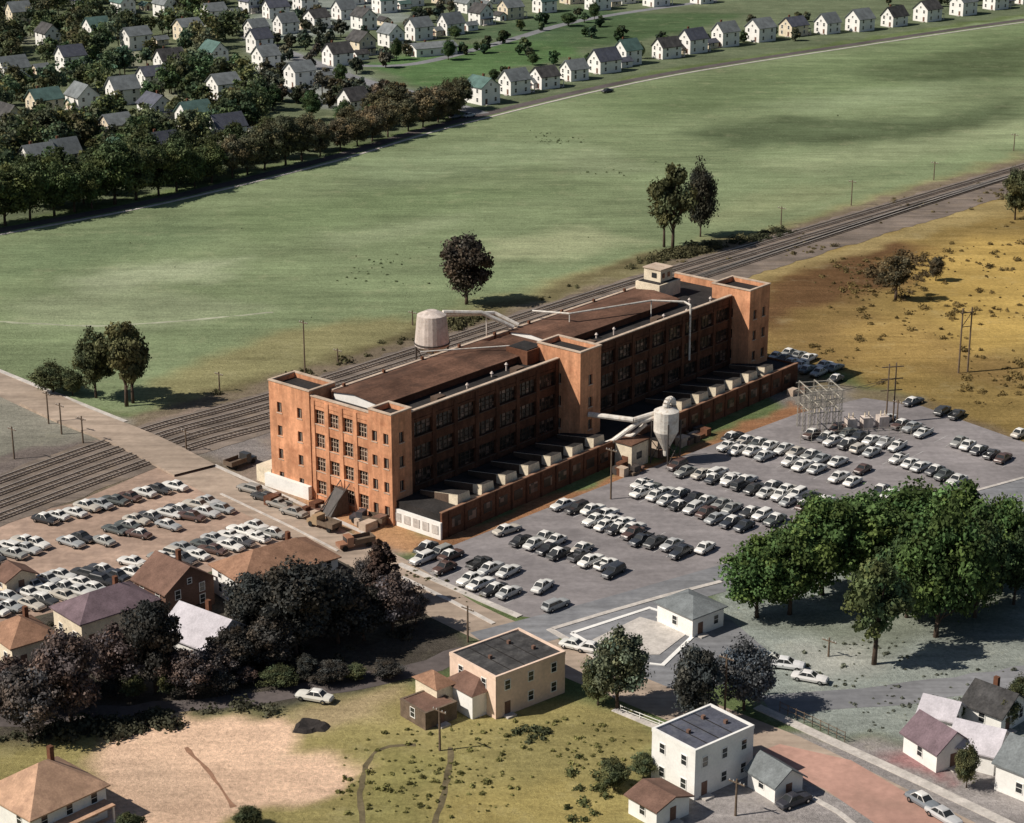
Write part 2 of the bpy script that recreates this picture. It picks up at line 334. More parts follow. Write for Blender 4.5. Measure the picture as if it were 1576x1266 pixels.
# ---------------------------------------------------------------- railway
base=[(-110,64),(-60,66),(0,69),(40,65.5),(156,62.5),(330,52.4),(600,38)]
offs=[[0]*7,[-4.6]*7,[-9.2,-9.2,-9.2,-9.2,-9.2,-4.7,-4.7],[-13.8,-13.8,-13.8,-13.8,-10,-4.8,-4.8],[-20,-19,-18.5,-18.3,-14,-9,-9]]
mb=MB(); ribbon(mb,smooth([L(a_,b_-7.5) for a_,b_ in base],3),20.5,.05,'ballast',jit=.7); mb.build('railway_ballast')
for k in range(4):
    pts=smooth([L(a_,b_+o) for (a_,b_),o in zip(base,offs[k])],5); mb=MB()
    ribbon(mb,pts,3.0,.22,'ballast',.17)
    for sgn in(-.75,.75): ribbon(mb,pts,.15,.44,'rail',.15,sgn)
    nn=normals(pts)
    for i in range(len(pts)-1):
        p,q=pts[i],pts[i+1]; d=(q-p); ln=d.length; d.normalize(); w=Vector((-d.y,d.x,0)); t=0
        while t<ln:
            c=p+d*t; vs=[]
            for z in(.2,.29):
                for sx,sy in((-1.25,-.14),(1.25,-.14),(1.25,.14),(-1.25,.14)):
                    e=c+w*sx+d*sy; vs.append((e.x,e.y,z))
            mb.add(vs,[(4,7,6,5),(0,1,5,4),(2,3,7,6)],'tie'); t+=.8
    mb.build('railway_track')
# ---------------------------------------------------------------- factory
fac=empty('brick_factory_building',OA,ANG)
LEN=106;WID=18.5;SH=4.3;RZ=17.3;PZ=19.0
core=MB(); core.box(.5,.5,0,LEN-.5,WID-.5,RZ,'sash'); core.build('window_sashes',fac)
w=MB();tr=MB();mul=MB()
def facade(horizontal,fixed,sgn,a0,a1,nb,z0=0,mat='brick',nst=4,trim='concrete'):
    def bx(mbb,s0,s1,d0,d1,zz0,zz1,mt):
        f0,f1=sorted((fixed+sgn*d0,fixed+sgn*d1))
        if horizontal: mbb.box(s0,f0,zz0,s1,f1,zz1,mt)
        else: mbb.box(f0,s0,zz0,f1,s1,zz1,mt)
    bw=(a1-a0)/nb
    for i in range(nb+1):
        c=a0+i*bw; bx(w,c-.45,c+.45,-.48,.12,z0,RZ+.9,mat)
    for i in range(nb):
        s0=a0+i*bw+.45;s1=a0+(i+1)*bw-.45
        for st in range(nst):
            zb=st*SH
            if zb+SH<=z0: continue
            bx(w,s0,s1,-.48,-.02,max(zb,z0),zb+1.15,mat)
            bx(w,s0,s1,-.48,-.03,zb+SH-.55,zb+SH,mat)
            bx(tr,s0,s1,-.02,.07,zb+1.03,zb+1.17,trim)
            for k in range(1,4): c=s0+(s1-s0)*k/4; bx(mul,c-.05,c+.05,-.48,-.36,zb+1.17,zb+SH-.55,trim)
            for k in range(1,3): zz=zb+1.15+(SH-1.7)*k/3; bx(mul,s0,s1,-.48,-.38,zz-.04,zz+.04,trim)
        bx(w,s0,s1,-.48,-.01,RZ,RZ+.9,mat)
    bx(w,a0-.45,a1+.45,-.48,.05,RZ+.9,PZ-.2,mat); bx(tr,a0-.45,a1+.45,-.52,.16,PZ-.2,PZ,'concrete')
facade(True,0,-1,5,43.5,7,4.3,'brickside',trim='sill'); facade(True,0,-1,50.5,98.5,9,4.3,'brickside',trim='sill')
facade(True,WID,1,5,101,18,trim='sill'); facade(False,0,-1,5,WID,4); facade(False,LEN,1,5,WID,3)
def tower(name,x0,y0,x1,y1,z,wins=(1,1,1,1),mat='brick'):
    t=MB(); g=MB(); th=.4
    def face(hor,fx,sgn,a0,a1,nw,mat):
        def bx(mbb,s0,s1,d0,d1,zz0,zz1,mt):
            f0,f1=sorted((fx+sgn*d0,fx+sgn*d1))
            if hor: mbb.box(s0,f0,zz0,s1,f1,zz1,mt)
            else: mbb.box(f0,s0,zz0,f1,s1,zz1,mt)
        if nw==0: bx(t,a0,a1,-th,0,0,z,mat); return
        ww=1.15; step=(a1-a0)/nw; xe=a0; sc_='concrete' if mat=='brick' else 'sill'
        for i in range(nw):
            c=a0+step*(i+.5); bx(t,xe,c-ww/2,-th,0,0,z,mat); xe=c+ww/2
            zz=0
            for s_ in range(4):
                zb=s_*SH+1.3; bx(t,c-ww/2,c+ww/2,-th,0,zz,zb,mat); bx(g,c-ww/2,c+ww/2,-th+.02,-th+.1,zb,zb+1.9,'glass')
                bx(g,c-ww/2-.1,c+ww/2+.1,.0,.08,zb-.16,zb,sc_); bx(g,c-.04,c+.04,-th+.1,-th+.16,zb,zb+1.9,sc_); zz=zb+1.9
            bx(t,c-ww/2,c+ww/2,-th,0,zz,z,mat)
        bx(t,xe,a1,-th,0,0,z,mat)
    face(False,x0,-1,y0,y1,wins[0],mat); face(True,y0,-1,x0+th,x1-th,wins[1],mat); face(False,x1,1,y0,y1,wins[2],mat); face(True,y1,1,x0+th,x1-th,wins[3],mat)
    t.box(x0+th,y0+th,z-1.2,x1-th,y1-th,z-.8,'roofdark')
    for q in((x0-.12,y0-.12,x1+.12,y0+.42),(x0-.12,y1-.42,x1+.12,y1+.12),(x0-.12,y0+.42,x0+.42,y1-.42),(x1-.42,y0+.42,x1+.12,y1-.42)):
        t.box(q[0],q[1],z,q[2],q[3],z+.22,'concrete')
    t.build(name,fac); g.build(name+'_windows',fac)
tower('corner_tower',-.3,-.3,4.6,4.9,19.6,(2,1,0,0))
tower('stair_tower',-.3,WID+.5,6,29,19.6,(2,0,0,0))
tower('centre_tower',44,-5,50,5,20.8,(1,1,1,0))
tower('far_tower',99.2,-4.2,106.3,5,20.4,(1,2,1,0))
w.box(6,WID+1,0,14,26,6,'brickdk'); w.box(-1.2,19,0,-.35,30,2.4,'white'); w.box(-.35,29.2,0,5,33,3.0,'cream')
w.build('walls',fac); tr.build('sills_and_coping',fac); mul.build('window_mullions',fac)
r=MB(); r.box(.5,.5,RZ,LEN-.5,WID-.5,RZ+.12,'roofdark')
def monitor(x0,x1,y0,y1,ze,zr,yr):
    ym=yr
    r.add([(x0,y0,RZ),(x0,y1,RZ),(x0,y1,ze),(x0,ym,zr),(x0,y0,ze)],[(0,4,3,2,1)],'white')
    r.add([(x1,y0,RZ),(x1,y1,RZ),(x1,y1,ze),(x1,ym,zr),(x1,y0,ze)],[(0,1,2,3,4)],'cream')
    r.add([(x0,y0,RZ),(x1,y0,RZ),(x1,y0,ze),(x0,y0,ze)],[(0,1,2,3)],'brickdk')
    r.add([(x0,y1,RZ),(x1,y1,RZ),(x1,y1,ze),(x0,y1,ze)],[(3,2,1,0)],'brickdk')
    for (ya,za,yb,zb) in((y0-.4,ze-.05,ym,zr+.03),(ym,zr+.03,y1+.4,ze-.05)):
        r.add([(x0-.3,ya,za),(x1+.3,ya,za),(x1+.3,yb,zb),(x0-.3,yb,zb),(x0-.3,ya,za+.18),(x1+.3,ya,za+.18),(x1+.3,yb,zb+.18),(x0-.3,yb,zb+.18)],
          [(4,5,6,7),(0,1,5,4),(3,0,4,7),(1,2,6,5),(2,3,7,6),(0,3,2,1)],'roofbrown')
monitor(4.5,43,6.8,17.8,18.7,19.25,13); monitor(51.5,90,6.8,17.8,18.7,19.25,13)
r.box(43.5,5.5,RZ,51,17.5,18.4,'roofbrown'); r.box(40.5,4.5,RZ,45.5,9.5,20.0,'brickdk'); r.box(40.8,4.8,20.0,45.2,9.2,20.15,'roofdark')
r.box(90.8,12,RZ,98,18,20.4,'cream'); r.box(91.2,12.4,20.4,97.6,17.6,20.55,'roofdark'); r.box(92.5,13,20.55,96.5,17.2,23.0,'cream'); r.box(92.3,12.8,23.0,96.7,17.4,23.2,'concrete')
for zx in(93,94.8): r.box(zx,12.92,21.3,zx+.8,13.0,22.3,'glass')
r.box(92.42,14,21.3,92.5,15.2,22.3,'glass')
rr_=random.Random(4)
for i in range(16):
    ux=6+i*6.1+rr_.uniform(-1.5,1.5)
    if 42<ux<52: continue
    yy=2+rr_.random()*3.6; hh=rr_.choice([.5,.8,1.3]); r.cyl((ux,yy,RZ),(ux,yy,RZ+hh),.16,.16,'tank')
    if hh>.6: r.cyl((ux,yy,RZ+hh),(ux,yy,RZ+hh+.35),.36,.12,'tank')
for i in range(4): r.box(14+i*21,2.4,RZ+.12,16.2+i*21,4,RZ+1.1,'sill')
r.cyl((8,1.6,RZ+.6),(42,1.6,RZ+.6),.09,.09,'sill',6); r.cyl((53,1.6,RZ+.6),(98,1.6,RZ+.6),.09,.09,'sill',6)
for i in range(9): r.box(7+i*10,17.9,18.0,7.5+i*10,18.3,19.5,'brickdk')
r.build('roof',fac)
# dock annex
d=MB(); DZ=4.6; D=-10.6
d.box(.6,D+.4,0,107.5,-.13,DZ-.3,'roofdark')
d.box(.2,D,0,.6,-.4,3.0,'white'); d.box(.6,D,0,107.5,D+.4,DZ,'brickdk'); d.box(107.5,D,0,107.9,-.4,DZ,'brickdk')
d.box(.55,D-.08,DZ,107.9,D+.5,DZ+.16,'rooftan')
for i in range(5): d.box(.1,D+.5+i*2.1,.9,.2,D+1.9+i*2.1,2.4,'walk')
for i in range(26):
    x=3+i*4
    if 44<x<56: continue
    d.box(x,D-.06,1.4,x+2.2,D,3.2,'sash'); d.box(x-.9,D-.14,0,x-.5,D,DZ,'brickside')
us=[5.5+6.1*i for i in range(7)]+[69+5.6*i for i in range(6)]
for x in us:
    y0,y1=D+.9,-1.2; h0,h1=1.9,.7; b0=DZ-.3; yk=y0+2.0; hk=h0+(h1-h0)*(2.0/(y1-y0))
    d.add([(x,yk,b0),(x,y1,b0),(x,y1,b0+h1),(x,yk,b0+hk)],[(0,3,2,1)],'sill')  # inner side darkened to paint in the main building's shadow; outer end stays cream
    d.add([(x,y0,b0),(x,yk,b0),(x,yk,b0+hk),(x,y0,b0+h0)],[(0,3,2,1)],'cream')
    d.add([(x,y0,b0),(x+3.3,y0,b0),(x+2.9,y0,b0+h0),(x,y0,b0+h0)],[(0,1,2,3)],'cream')
    d.add([(x,y0,b0+h0),(x+2.9,y0,b0+h0),(x+3.3,y0,b0),(x+1.6,y1,b0),(x+1.3,y1,b0+h1),(x,y1,b0+h1)],[(0,1,4,5),(1,2,3,4)],'roofdark')
    d.add([(x-.06,y0-.06,b0+h0+.02),(x+.1,y0-.06,b0+h0+.02),(x+.1,y1,b0+h1+.02),(x-.06,y1,b0+h1+.02)],[(0,1,2,3)],'cream')
d.build('loading_dock_annex',fac)
p=MB()
p.tube([(60,19.5,20.6),(62,12,21.0),(80,6,20.8),(84,1,20.6),(84,-.5,20.2),(84,-.6,9)],.2,'steel',6)
for x,y in((62,12),(80,6)): p.cyl((x,y,RZ),(x,y,20.9),.12,.12,'steel',6)
p.tube([(28,19.2,20.0),(43,8,20.0)],.14,'steel',6)
p.build('roof_duct',fac)
def fobj(name,mb): return mb.build(name,None,OA,ANG)
t=MB(); tx,ty=38.5,26
t.cyl((tx,ty,17.6),(tx,ty,23.4),3.3,2.75,'tank',24); t.cyl((tx,ty,23.4),(tx,ty,24.2),2.75,1.0,'tank',24); t.cyl((tx,ty,16.2),(tx,ty,17.6),1.2,3.3,'tank',24); t.cyl((tx,ty,17.9),(tx,ty,18.15),3.42,3.4,'iron',24)
for sx in(-2.1,2.1):
    for sy in(-2.1,2.1):
        t.cyl((tx+sx,ty+sy,0),(tx+sx,ty+sy,17.6),.2,.2,'iron',6)
for z in(5,11):
    for a_,b_ in(((-2.1,-2.1),(2.1,-2.1)),((2.1,-2.1),(2.1,2.1)),((2.1,2.1),(-2.1,2.1)),((-2.1,2.1),(-2.1,-2.1))):
        t.cyl((tx+a_[0],ty+a_[1],z),(tx+b_[0],ty+b_[1],z),.12,.12,'iron',5); t.cyl((tx+a_[0],ty+a_[1],z),(tx+b_[0],ty+b_[1],z+6),.07,.07,'iron',5)
t.tube([(tx+2,ty-1,23.6),(tx+9,ty-4.5,22.6),(tx+13.5,ty-8.5,19.5)],.42,'steel',8)
t.tube([(tx+2.4,ty-.2,22.8),(tx+13,ty-4.2,21.6),(tx+15.5,ty-8,19.4)],.42,'steel',8)
t.cyl((tx+10,ty-4.8,10),(tx+10,ty-4.8,22.2),.15,.15,'steel',6)
fobj('storage_tank',t)
c=MB(); x,y=54,-17
c.cyl((x,y,6.2),(x,y,10),2.3,2.3,'steel',20); c.cyl((x,y,2.4),(x,y,6.2),.45,2.3,'steel',20); c.cyl((x,y,10),(x,y,10.6),2.3,1.1,'steel',20)
c.cyl((x,y,1.4),(x,y,2.4),.45,.45,'steel',10)
arc=[(x-.2,y,10.4)]+[(x+.9-1.1*math.cos(a_),y,10.8+1.1*math.sin(a_)) for a_ in np.linspace(0,math.pi,8)]
c.tube(arc,.62,'steel',10)
for sx,sy in((-1.9,-1.9),(1.9,-1.9),(1.9,1.9),(-1.9,1.9)): c.cyl((x+sx,y+sy,0),(x+sx,y+sy,8.2),.14,.14,'iron',6); c.cyl((x+sx,y+sy,.3),(x-sx,y+sy,4.5),.08,.08,'iron',5)
c.tube([(46.5,-5,8.6),(49.5,-13,8.5),(x-.5,y+2,9.2)],.5,'steel',9)
c.tube([(46,-9,3.8),(47,-10.4,4.6),(50.5,-13.5,8.0),(x-.6,y+1.6,8.6)],.5,'steel',9)
c.tube([(50,-10.5,4.6),(50.5,-12,5),(52,-14,7.4)],.4,'steel',9)
fobj('cyclone_dust_collector',c)
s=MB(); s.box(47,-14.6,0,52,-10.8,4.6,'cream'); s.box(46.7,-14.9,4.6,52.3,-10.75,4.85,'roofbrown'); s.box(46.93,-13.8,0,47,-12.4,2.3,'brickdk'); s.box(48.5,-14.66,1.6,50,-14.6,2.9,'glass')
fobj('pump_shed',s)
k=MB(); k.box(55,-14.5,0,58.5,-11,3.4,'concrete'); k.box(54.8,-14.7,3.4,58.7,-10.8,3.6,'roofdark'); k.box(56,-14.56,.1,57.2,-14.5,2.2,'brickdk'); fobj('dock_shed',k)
rq=random.Random(21)
def stack(name,U,V,n_,spread,mats):
    m_=MB()
    for i in range(n_):
        x_=rq.uniform(-spread,spread);y_=rq.uniform(-1.6,1.6)
        if rq.random()<.4: m_.cyl((x_,y_,0),(x_,y_,.95),.3,.3,rq.choice(mats),8)
        else:
            a_=rq.uniform(.5,1.5);b_=rq.uniform(.4,.9); m_.box(x_-a_,y_-b_,0,x_+a_,y_+b_,rq.uniform(.5,1.7),rq.choice(mats))
    m_.build(name,None,L(U,V),ANG)
for q in[(46,-15,9,3),(61,-13.4,12,5),(70,-13,7,4),(-3,3,6,2),(-4,14,7,2.5),(104,-13,6,3),(20,36,10,6),(45,38,8,5),(-6,22,6,2)]: stack('crate_and_drum_stack',q[0],q[1],q[2],q[3],['iron','wood','roofbr2','concrete','brickdk'])
# ---------------------------------------------------------------- houses
def house(name,pos,rot,w_,d_,h,rise,roof='gable',wm='white',rm='roofgrey',nst=2,chim=True,porch=False,extras=None):
    e=empty(name,(pos.x,pos.y,0),rot); wa=MB(); hw,hd=w_/2,d_/2
    wa.box(-hw,-hd,-.2,hw,hd,h,wm); ro=MB(); ov=.45
    if roof=='gable':
        for sy in(-hd,hd): wa.add([(-hw,sy,h),(hw,sy,h),(0,sy,h+rise)],[(0,1,2) if sy<0 else (0,2,1)],wm)
        k=rise/hw
        for sg in(-1,1):
            xe=sg*(hw+ov);ze=h-ov*k
            vs=[(xe,-hd-ov,ze),(xe,hd+ov,ze),(0,hd+ov,h+rise),(0,-hd-ov,h+rise)]; vs+=[(a_,b_,c_+.2) for a_,b_,c_ in vs]
            fs=[(4,5,6,7),(0,3,2,1),(0,1,5,4),(1,2,6,5),(2,3,7,6),(3,0,4,7)]
            if sg<0: fs=[f[::-1] for f in fs]
            ro.add(vs,fs,rm)
    elif roof=='hip':
        rl=max(0,d_-w_)/2 if d_>=w_ else 0; rw=max(0,w_-d_)/2 if w_>d_ else 0
        z0=h-.05; X_,Y_=hw+ov,hd+ov
        vs=[(-X_,-Y_,z0),(X_,-Y_,z0),(X_,Y_,z0),(-X_,Y_,z0),(-rw,-rl,h+rise),(rw,rl,h+rise)]
        vs+=[(-X_,-Y_,z0+.18),(X_,-Y_,z0+.18),(X_,Y_,z0+.18),(-X_,Y_,z0+.18)]
        if rw>0: fs=[(6,7,5,4),(7,8,5),(8,9,4,5),(9,6,4)]
        else: fs=[(6,7,4),(7,8,5,4),(8,9,5),(9,6,4,5)]
        ro.add(vs,fs+[(0,1,7,6),(1,2,8,7),(2,3,9,8),(3,0,6,9),(3,2,1,0)],rm)
    else:
        for q in((-hw-.05,-hd-.05,hw+.05,-hd+.3),(-hw-.05,hd-.3,hw+.05,hd+.05),(-hw-.05,-hd+.3,-hw+.3,hd-.3),(hw-.3,-hd+.3,hw+.05,hd-.3)): ro.box(q[0],q[1],h,q[2],q[3],h+rise,wm)
        ro.box(-hw+.3,-hd+.3,h,hw-.3,hd-.3,h+rise*.55,rm)
        if w_>6:
            for vx,vy in((-hw*.5,0),(hw*.3,hd*.4),(hw*.55,-hd*.3)): ro.box(vx,vy,h+rise*.55,vx+.45,vy+.45,h+rise*.55+.5,'roofbr2')
            for kx in(-.5,-.1,.35): ro.box(hw*kx,-hd+.3,h+rise*.55,hw*kx+.1,hd-.3,h+rise*.55+.08,'roofdark')
    if chim: ro.box(hw*.35,hd*.2,h,hw*.35+.6,hd*.2+.7,h+rise+.7,'brickdk')
    wi=MB(); sth=h/nst
    def win(hor,fx,sg,c_,zb,ww=.9,wh=1.35):
        def bx(s0,s1,d0,d1,z0,z1,mt):
            f0,f1=sorted((fx+sg*d0,fx+sg*d1))
            wi.box(*( (s0,f0,z0,s1,f1,z1) if hor else (f0,s0,z0,f1,s1,z1)),mt)
        bx(c_-ww/2,c_+ww/2,0,.02,zb,zb+wh,'glass')
        bx(c_-ww/2-.1,c_-ww/2,0,.07,zb-.1,zb+wh+.1,'white');bx(c_+ww/2,c_+ww/2+.1,0,.07,zb-.1,zb+wh+.1,'white')
        bx(c_-ww/2,c_+ww/2,0,.07,zb-.1,zb,'white');bx(c_-ww/2,c_+ww/2,0,.07,zb+wh,zb+wh+.1,'white');bx(c_-ww/2,c_+ww/2,.02,.05,zb+wh/2-.03,zb+wh/2+.03,'white')
    for st in range(nst):
        zb=st*sth+.95
        if zb+1.35>h: zb=h-1.6
        for sy in(-1,1):
            nn=max(1,int(w_/3.2))
            for i in range(nn):
                c_=-hw+w_*(i+.5)/nn
                if st==0 and i==0: continue
                win(True,sy*hd,sy,c_,zb)
        for sx in(-1,1):
            nn=max(1,int(d_/3.8))
            for i in range(nn): win(False,sx*hw,sx,-hd+d_*(i+.5)/nn,zb)
    if roof=='gable' and rise>2.2:
        for sy in(-1,1): win(True,sy*hd,sy,0,h+.3,.7,.8)
    wi.build('windows',e); do=MB()
    nn=max(1,int(w_/3.2)); c_=-hw+w_*.5/nn
    for sy in(-1,1):
        do.box(c_-.5,min(sy*hd,sy*hd+sy*.05),0,c_+.5,max(sy*hd,sy*hd+sy*.05),2.1,'roofbr2'); do.box(c_-.8,min(sy*(hd+.0),sy*(hd+1.1)),0,c_+.8,max(sy*hd,sy*(hd+1.1)),.25,'walk')
    do.build('door',e)
    if porch:
        po=MB(); po.box(-hw+.3,-hd-2.2,2.5,hw-.3,-hd-.02,2.7,rm)
        for px_ in(-hw+.5,0,hw-.5): po.box(px_-.09,-hd-2.1,0,px_+.09,-hd-1.9,2.5,'white')
        po.box(-hw+.3,-hd-2.2,0,hw-.3,-hd-1.11,.3,'walk'); po.build('porch',e)
    if extras: extras(wa,ro,wi)
    wa.build('walls',e); ro.build('roof',e); return e
R45=math.radians(38)
occupied=[]
row1=[(742,157),(792,143),(838,134),(884,122),(930,110),(966,98),(1026,88),(1066,80),(1116,70),(1170,62),(1221,54),(1273,50),(1323,46),(1376,39),(1427,31),(1482,22),(1532,13),(1572,4)]
row2=[(395,58),(440,50),(488,42),(520,98),(556,82),(602,70),(645,60),(694,52),(740,36),(786,28),(838,18),(592,18),(632,8),(682,4),(880,4),(410,104),(462,132),(545,178),
 (425,26),(470,14),(530,28),(560,44),(720,18),(760,4),(920,14),(960,4),(400,80),(1010,8),(1080,4),(540,6),(385,18)]
row3=[(70,176),(128,168),(190,158),(238,134),(14,200),(110,108),(30,34),(262,108),(345,150),(60,262),(350,222),(20,120),(150,60),(210,75),(290,60),(330,95),(75,70),(190,20),(100,255),(180,215),(250,250),(300,195),(240,180),(130,20),(255,25),(330,30)]
for i,(u,v) in enumerate(row1+row2+row3):
    rr=random.Random(i*13+5); p_=G(u,v)
    occupied.append((p_.x,p_.y))
    wm=rr.choice(['white','white','white','white','white','cream']); rm=rr.choice(['roofgrey','roofgrey','roofgrey','roofgrey','teal','roofblue','roofblue','roofgrav'])
    ro=R45+rr.uniform(-.06,.06)+(math.pi/2 if rr.random()<.6 else 0)
    house('white_frame_house' if wm=='white' else 'cream_frame_house',p_,ro,7.4+rr.uniform(-.8,.9),9.3+rr.uniform(-1.4,1.2),5.6+rr.uniform(-1.2,.7),3.4+rr.uniform(-.6,.6),'gable',wm,rm,2,rr.random()<.6,rr.random()<.5)
    if rr.random()<.35:
        g_=p_+Vector((8,11,0)); house('small_garage',g_,ro,3.6,5.5,2.4,1.2,'gable',rr.choice(['white','cream']),rm,1,False); occupied.append((g_.x,g_.y))
house('long_white_house',G(618,178),R45,16,8,4,2,'gable','white','roofpale',1,False)
house('low_bungalow',G(665,83),R45+1.4,9,18,3.2,1.6,'gable','white','roofgrey',1,True)
rot=math.radians(40)
def near(u,v,w_,d_,r=rot):
    a_=Vector((math.cos(r),math.sin(r),0)); b_=Vector((-math.sin(r),math.cos(r),0)); return G(u,v)+a_*w_/2+b_*d_/2
def ex_store(wa,ro,wi):
    wa.box(-8.7,-3,0,-6.25,3,3.6,'white'); ro.add([(-9.1,-3.4,3.6),(-6.26,-3.4,3.6),(-6.26,3.4,3.6),(-9.1,3.4,3.6),(-6.26,-1.6,5.0),(-6.26,1.6,5.0)],[(0,1,4),(0,4,5,3),(3,5,2),(3,2,1,0)],'roofbr2')
    wa.box(-11.5,1.2,0,-8.72,6,3.9,'cream'); ro.add([(-11.9,.8,3.9),(-8.3,.8,3.9),(-8.3,6.4,3.9),(-11.9,6.4,3.9),(-10.1,3.6,5.4)],[(0,1,4),(1,2,4),(2,3,4),(3,0,4),(3,2,1,0)],'rooftan')
    for cy in(-1.8,0,1.8):
        pts=[(-8.76,cy-.6,.1),(-8.76,cy+.6,.1)]+[(-8.76,cy+.6*math.cos(t_),2+.6*math.sin(t_)) for t_ in np.linspace(0,math.pi,9)]
        wi.add(pts,[tuple(range(len(pts)))[::-1]],'glass')
house('white_stucco_store',near(763,1107,12.5,10),rot,12.5,10,5.9,.5,'flat','pink','roofgrav',2,False,False,ex_store)
house('wooden_shed',near(655,1124,5.4,5.6),rot,5.4,5.6,2.4,.2,'flat','wood','roofbr2',1,False)
house('white_flat_roof_house',near(1068,1232,10.5,7.8),rot,10.5,7.8,6.6,.5,'flat','white','roofblue',2,False)
house('gabled_garage',near(1192,1236,4.6,5.2,rot-.1),rot-.1,4.6,5.2,2.5,1.6,'gable','white','roofgrey',1,False)
house('garage',near(1010,1276,5.6,5),rot,5.6,5,2.6,.9,'gable','white','roofbr2',1,False)
house('station_office',G(1062,960),rot,6.5,7.5,3.2,1.6,'hip','white','roofgrey',1,False)
house('hip_roof_hall',G(425,905),math.radians(38),17,9.5,4.6,3.0,'hip','white','rooftan',2,True)
house('hip_roof_house',G(35,1008),math.radians(40),7,8,3.6,2.6,'hip','cream','rooftan',1,True)
house('plum_roof_house',G(165,968),math.radians(42),13,8,4.2,2.6,'hip','cream','roofpurple',1,True)
house('dark_gabled_house',G(270,930),math.radians(45),9,8,4.5,3,'gable','roofbr2','roofbr2',2,True)
house('pale_roof_house',G(320,1010),math.radians(52),9,10,4.2,3,'gable','white','roofpale',2,True)
house('orange_roof_house',G(72,1262),math.radians(48),11,10,4.4,3.8,'hip','white','rooforange',2,True,True)
house('white_cottage',G(1440,1165),math.radians(30),5.6,6.5,3,2.2,'gable','white','roofpurple',1,False)
house('white_cottage',G(1505,1170),math.radians(60),6,6,3,2.2,'gable','white','roofpale',1,False)
house('dark_roof_house',G(1530,1108),math.radians(45),6.5,6,2.8,2.2,'gable','white','roofgrav',1,True)
house('white_cottage',G(1447,1118),math.radians(60),4.5,4.5,2.6,1.6,'gable','white','roofpale',1,False)
house('white_house',G(1590,1215),math.radians(45),7,7,4,2.5,'gable','white','roofgrey',1,False)
house('white_cottage',G(25,905),math.radians(40),5,4,2.5,1.3,'gable','cream','roofbr2',1,False)
# ---------------------------------------------------------------- vehicles
def car_mesh(kind):
    b_=MB()
    st=[(-2.62,.70,.48,.72),(-2.5,.86,.36,.88),(-1.7,.92,.30,.97),(-1.2,.93,.30,1.0),(.95,.93,.30,1.0),(1.9,.90,.32,.98),(2.45,.82,.36,.88),(2.6,.68,.46,.72)]
    vs=[]
    for x_,hw,z0,z1 in st:
        vs+=[(x_,-hw*.9,z0),(x_,-hw,(z0+z1)/2),(x_,-hw*.86,z1),(x_,0,z1+.05),(x_,hw*.86,z1),(x_,hw,(z0+z1)/2),(x_,hw*.9,z0)]
    fs=[]
    for i in range(len(st)-1):
        for j in range(6): fs.append((7*i+j,7*i+j+1,7*i+8+j,7*i+7+j)[::-1])
    fs+=[tuple(range(7)),tuple(range(7*(len(st)-1),7*len(st)))[::-1]]
    b_.add(vs,fs,'paint')
    if kind=='wagon': q=[(-2.35,.80),(-2.1,.66),(.35,.66),(1.0,.80)]
    elif kind=='pickup': q=[(-.55,.80),(-.4,.68),(.5,.66),(1.0,.80)]
    else: q=[(-1.55,.80),(-.95,.62),(.3,.63),(1.0,.80)]
    zb,zt=1.0,1.47
    vs=[(q[0][0],-q[0][1],zb),(q[0][0],q[0][1],zb),(q[3][0],q[3][1],zb),(q[3][0],-q[3][1],zb),(q[1][0],-q[1][1],zt),(q[1][0],q[1][1],zt),(q[2][0],q[2][1],zt),(q[2][0],-q[2][1],zt)]
    b_.add(vs,[(0,4,5,1),(1,5,6,2),(2,6,7,3),(3,7,4,0)],'glass')
    rm='paintw' if kind=='twotone' else 'paint'
    x0,x1=q[1][0]-.06,q[2][0]+.06; h=q[1][1]+.05; xm=(x0+x1)/2
    b_.add([(x0,-h,zt),(x1,-h,zt),(x1,h,zt),(x0,h,zt),(x0+.15,-h+.12,zt+.09),(x1-.15,-h+.12,zt+.09),(x1-.15,h-.12,zt+.09),(x0+.15,h-.12,zt+.09),(xm,0,zt+.13)],
       [(0,1,5,4),(1,2,6,5),(2,3,7,6),(3,0,4,7),(4,5,8),(5,6,8),(6,7,8),(7,4,8)],rm)
    for sy in(-1,1):
        for a_,c_ in((0,4),(1,5),(2,6),(3,7)):
            if (vs[a_][1]>0)==(sy>0): b_.cyl(vs[a_],vs[c_],.05,.05,rm,4)
        b_.cyl((-.25,sy*.81,zb),(-.25,sy*.65,zt),.045,.045,rm,4)
    if kind=='pickup': b_.box(-2.4,-.7,.99,-.75,.7,1.02,'tire'); b_.box(-2.5,-.86,.97,-.65,-.72,1.2,'paint'); b_.box(-2.5,.72,.97,-.65,.86,1.2,'paint')
    for wx_ in(-1.6,1.65):
        for sy in(-1,1):
            b_.cyl((wx_,sy*.70,.35),(wx_,sy*.935,.35),.35,.35,'tire',12); b_.cyl((wx_,sy*.936,.35),(wx_,sy*.95,.35),.18,.16,'chrome',10)
    b_.box(2.6,-.8,.42,2.72,.8,.56,'chrome'); b_.box(-2.74,-.8,.42,-2.62,.8,.56,'chrome'); b_.box(2.56,-.45,.58,2.63,.45,.72,'chrome')
    for sy in(-.62,.62): b_.cyl((2.5,sy,.72),(2.62,sy,.72),.1,.1,'chrome',8)
    me=bpy.data.meshes.new('car_'+kind); me.from_pydata(b_.v,[],b_.f)
    for k_ in b_.mats: me.materials.append(M[k_])
    me.polygons.foreach_set('material_index',b_.m); me.update(); return me
CM={k_:car_mesh(k_) for k_ in('sedan','twotone','wagon','pickup')}
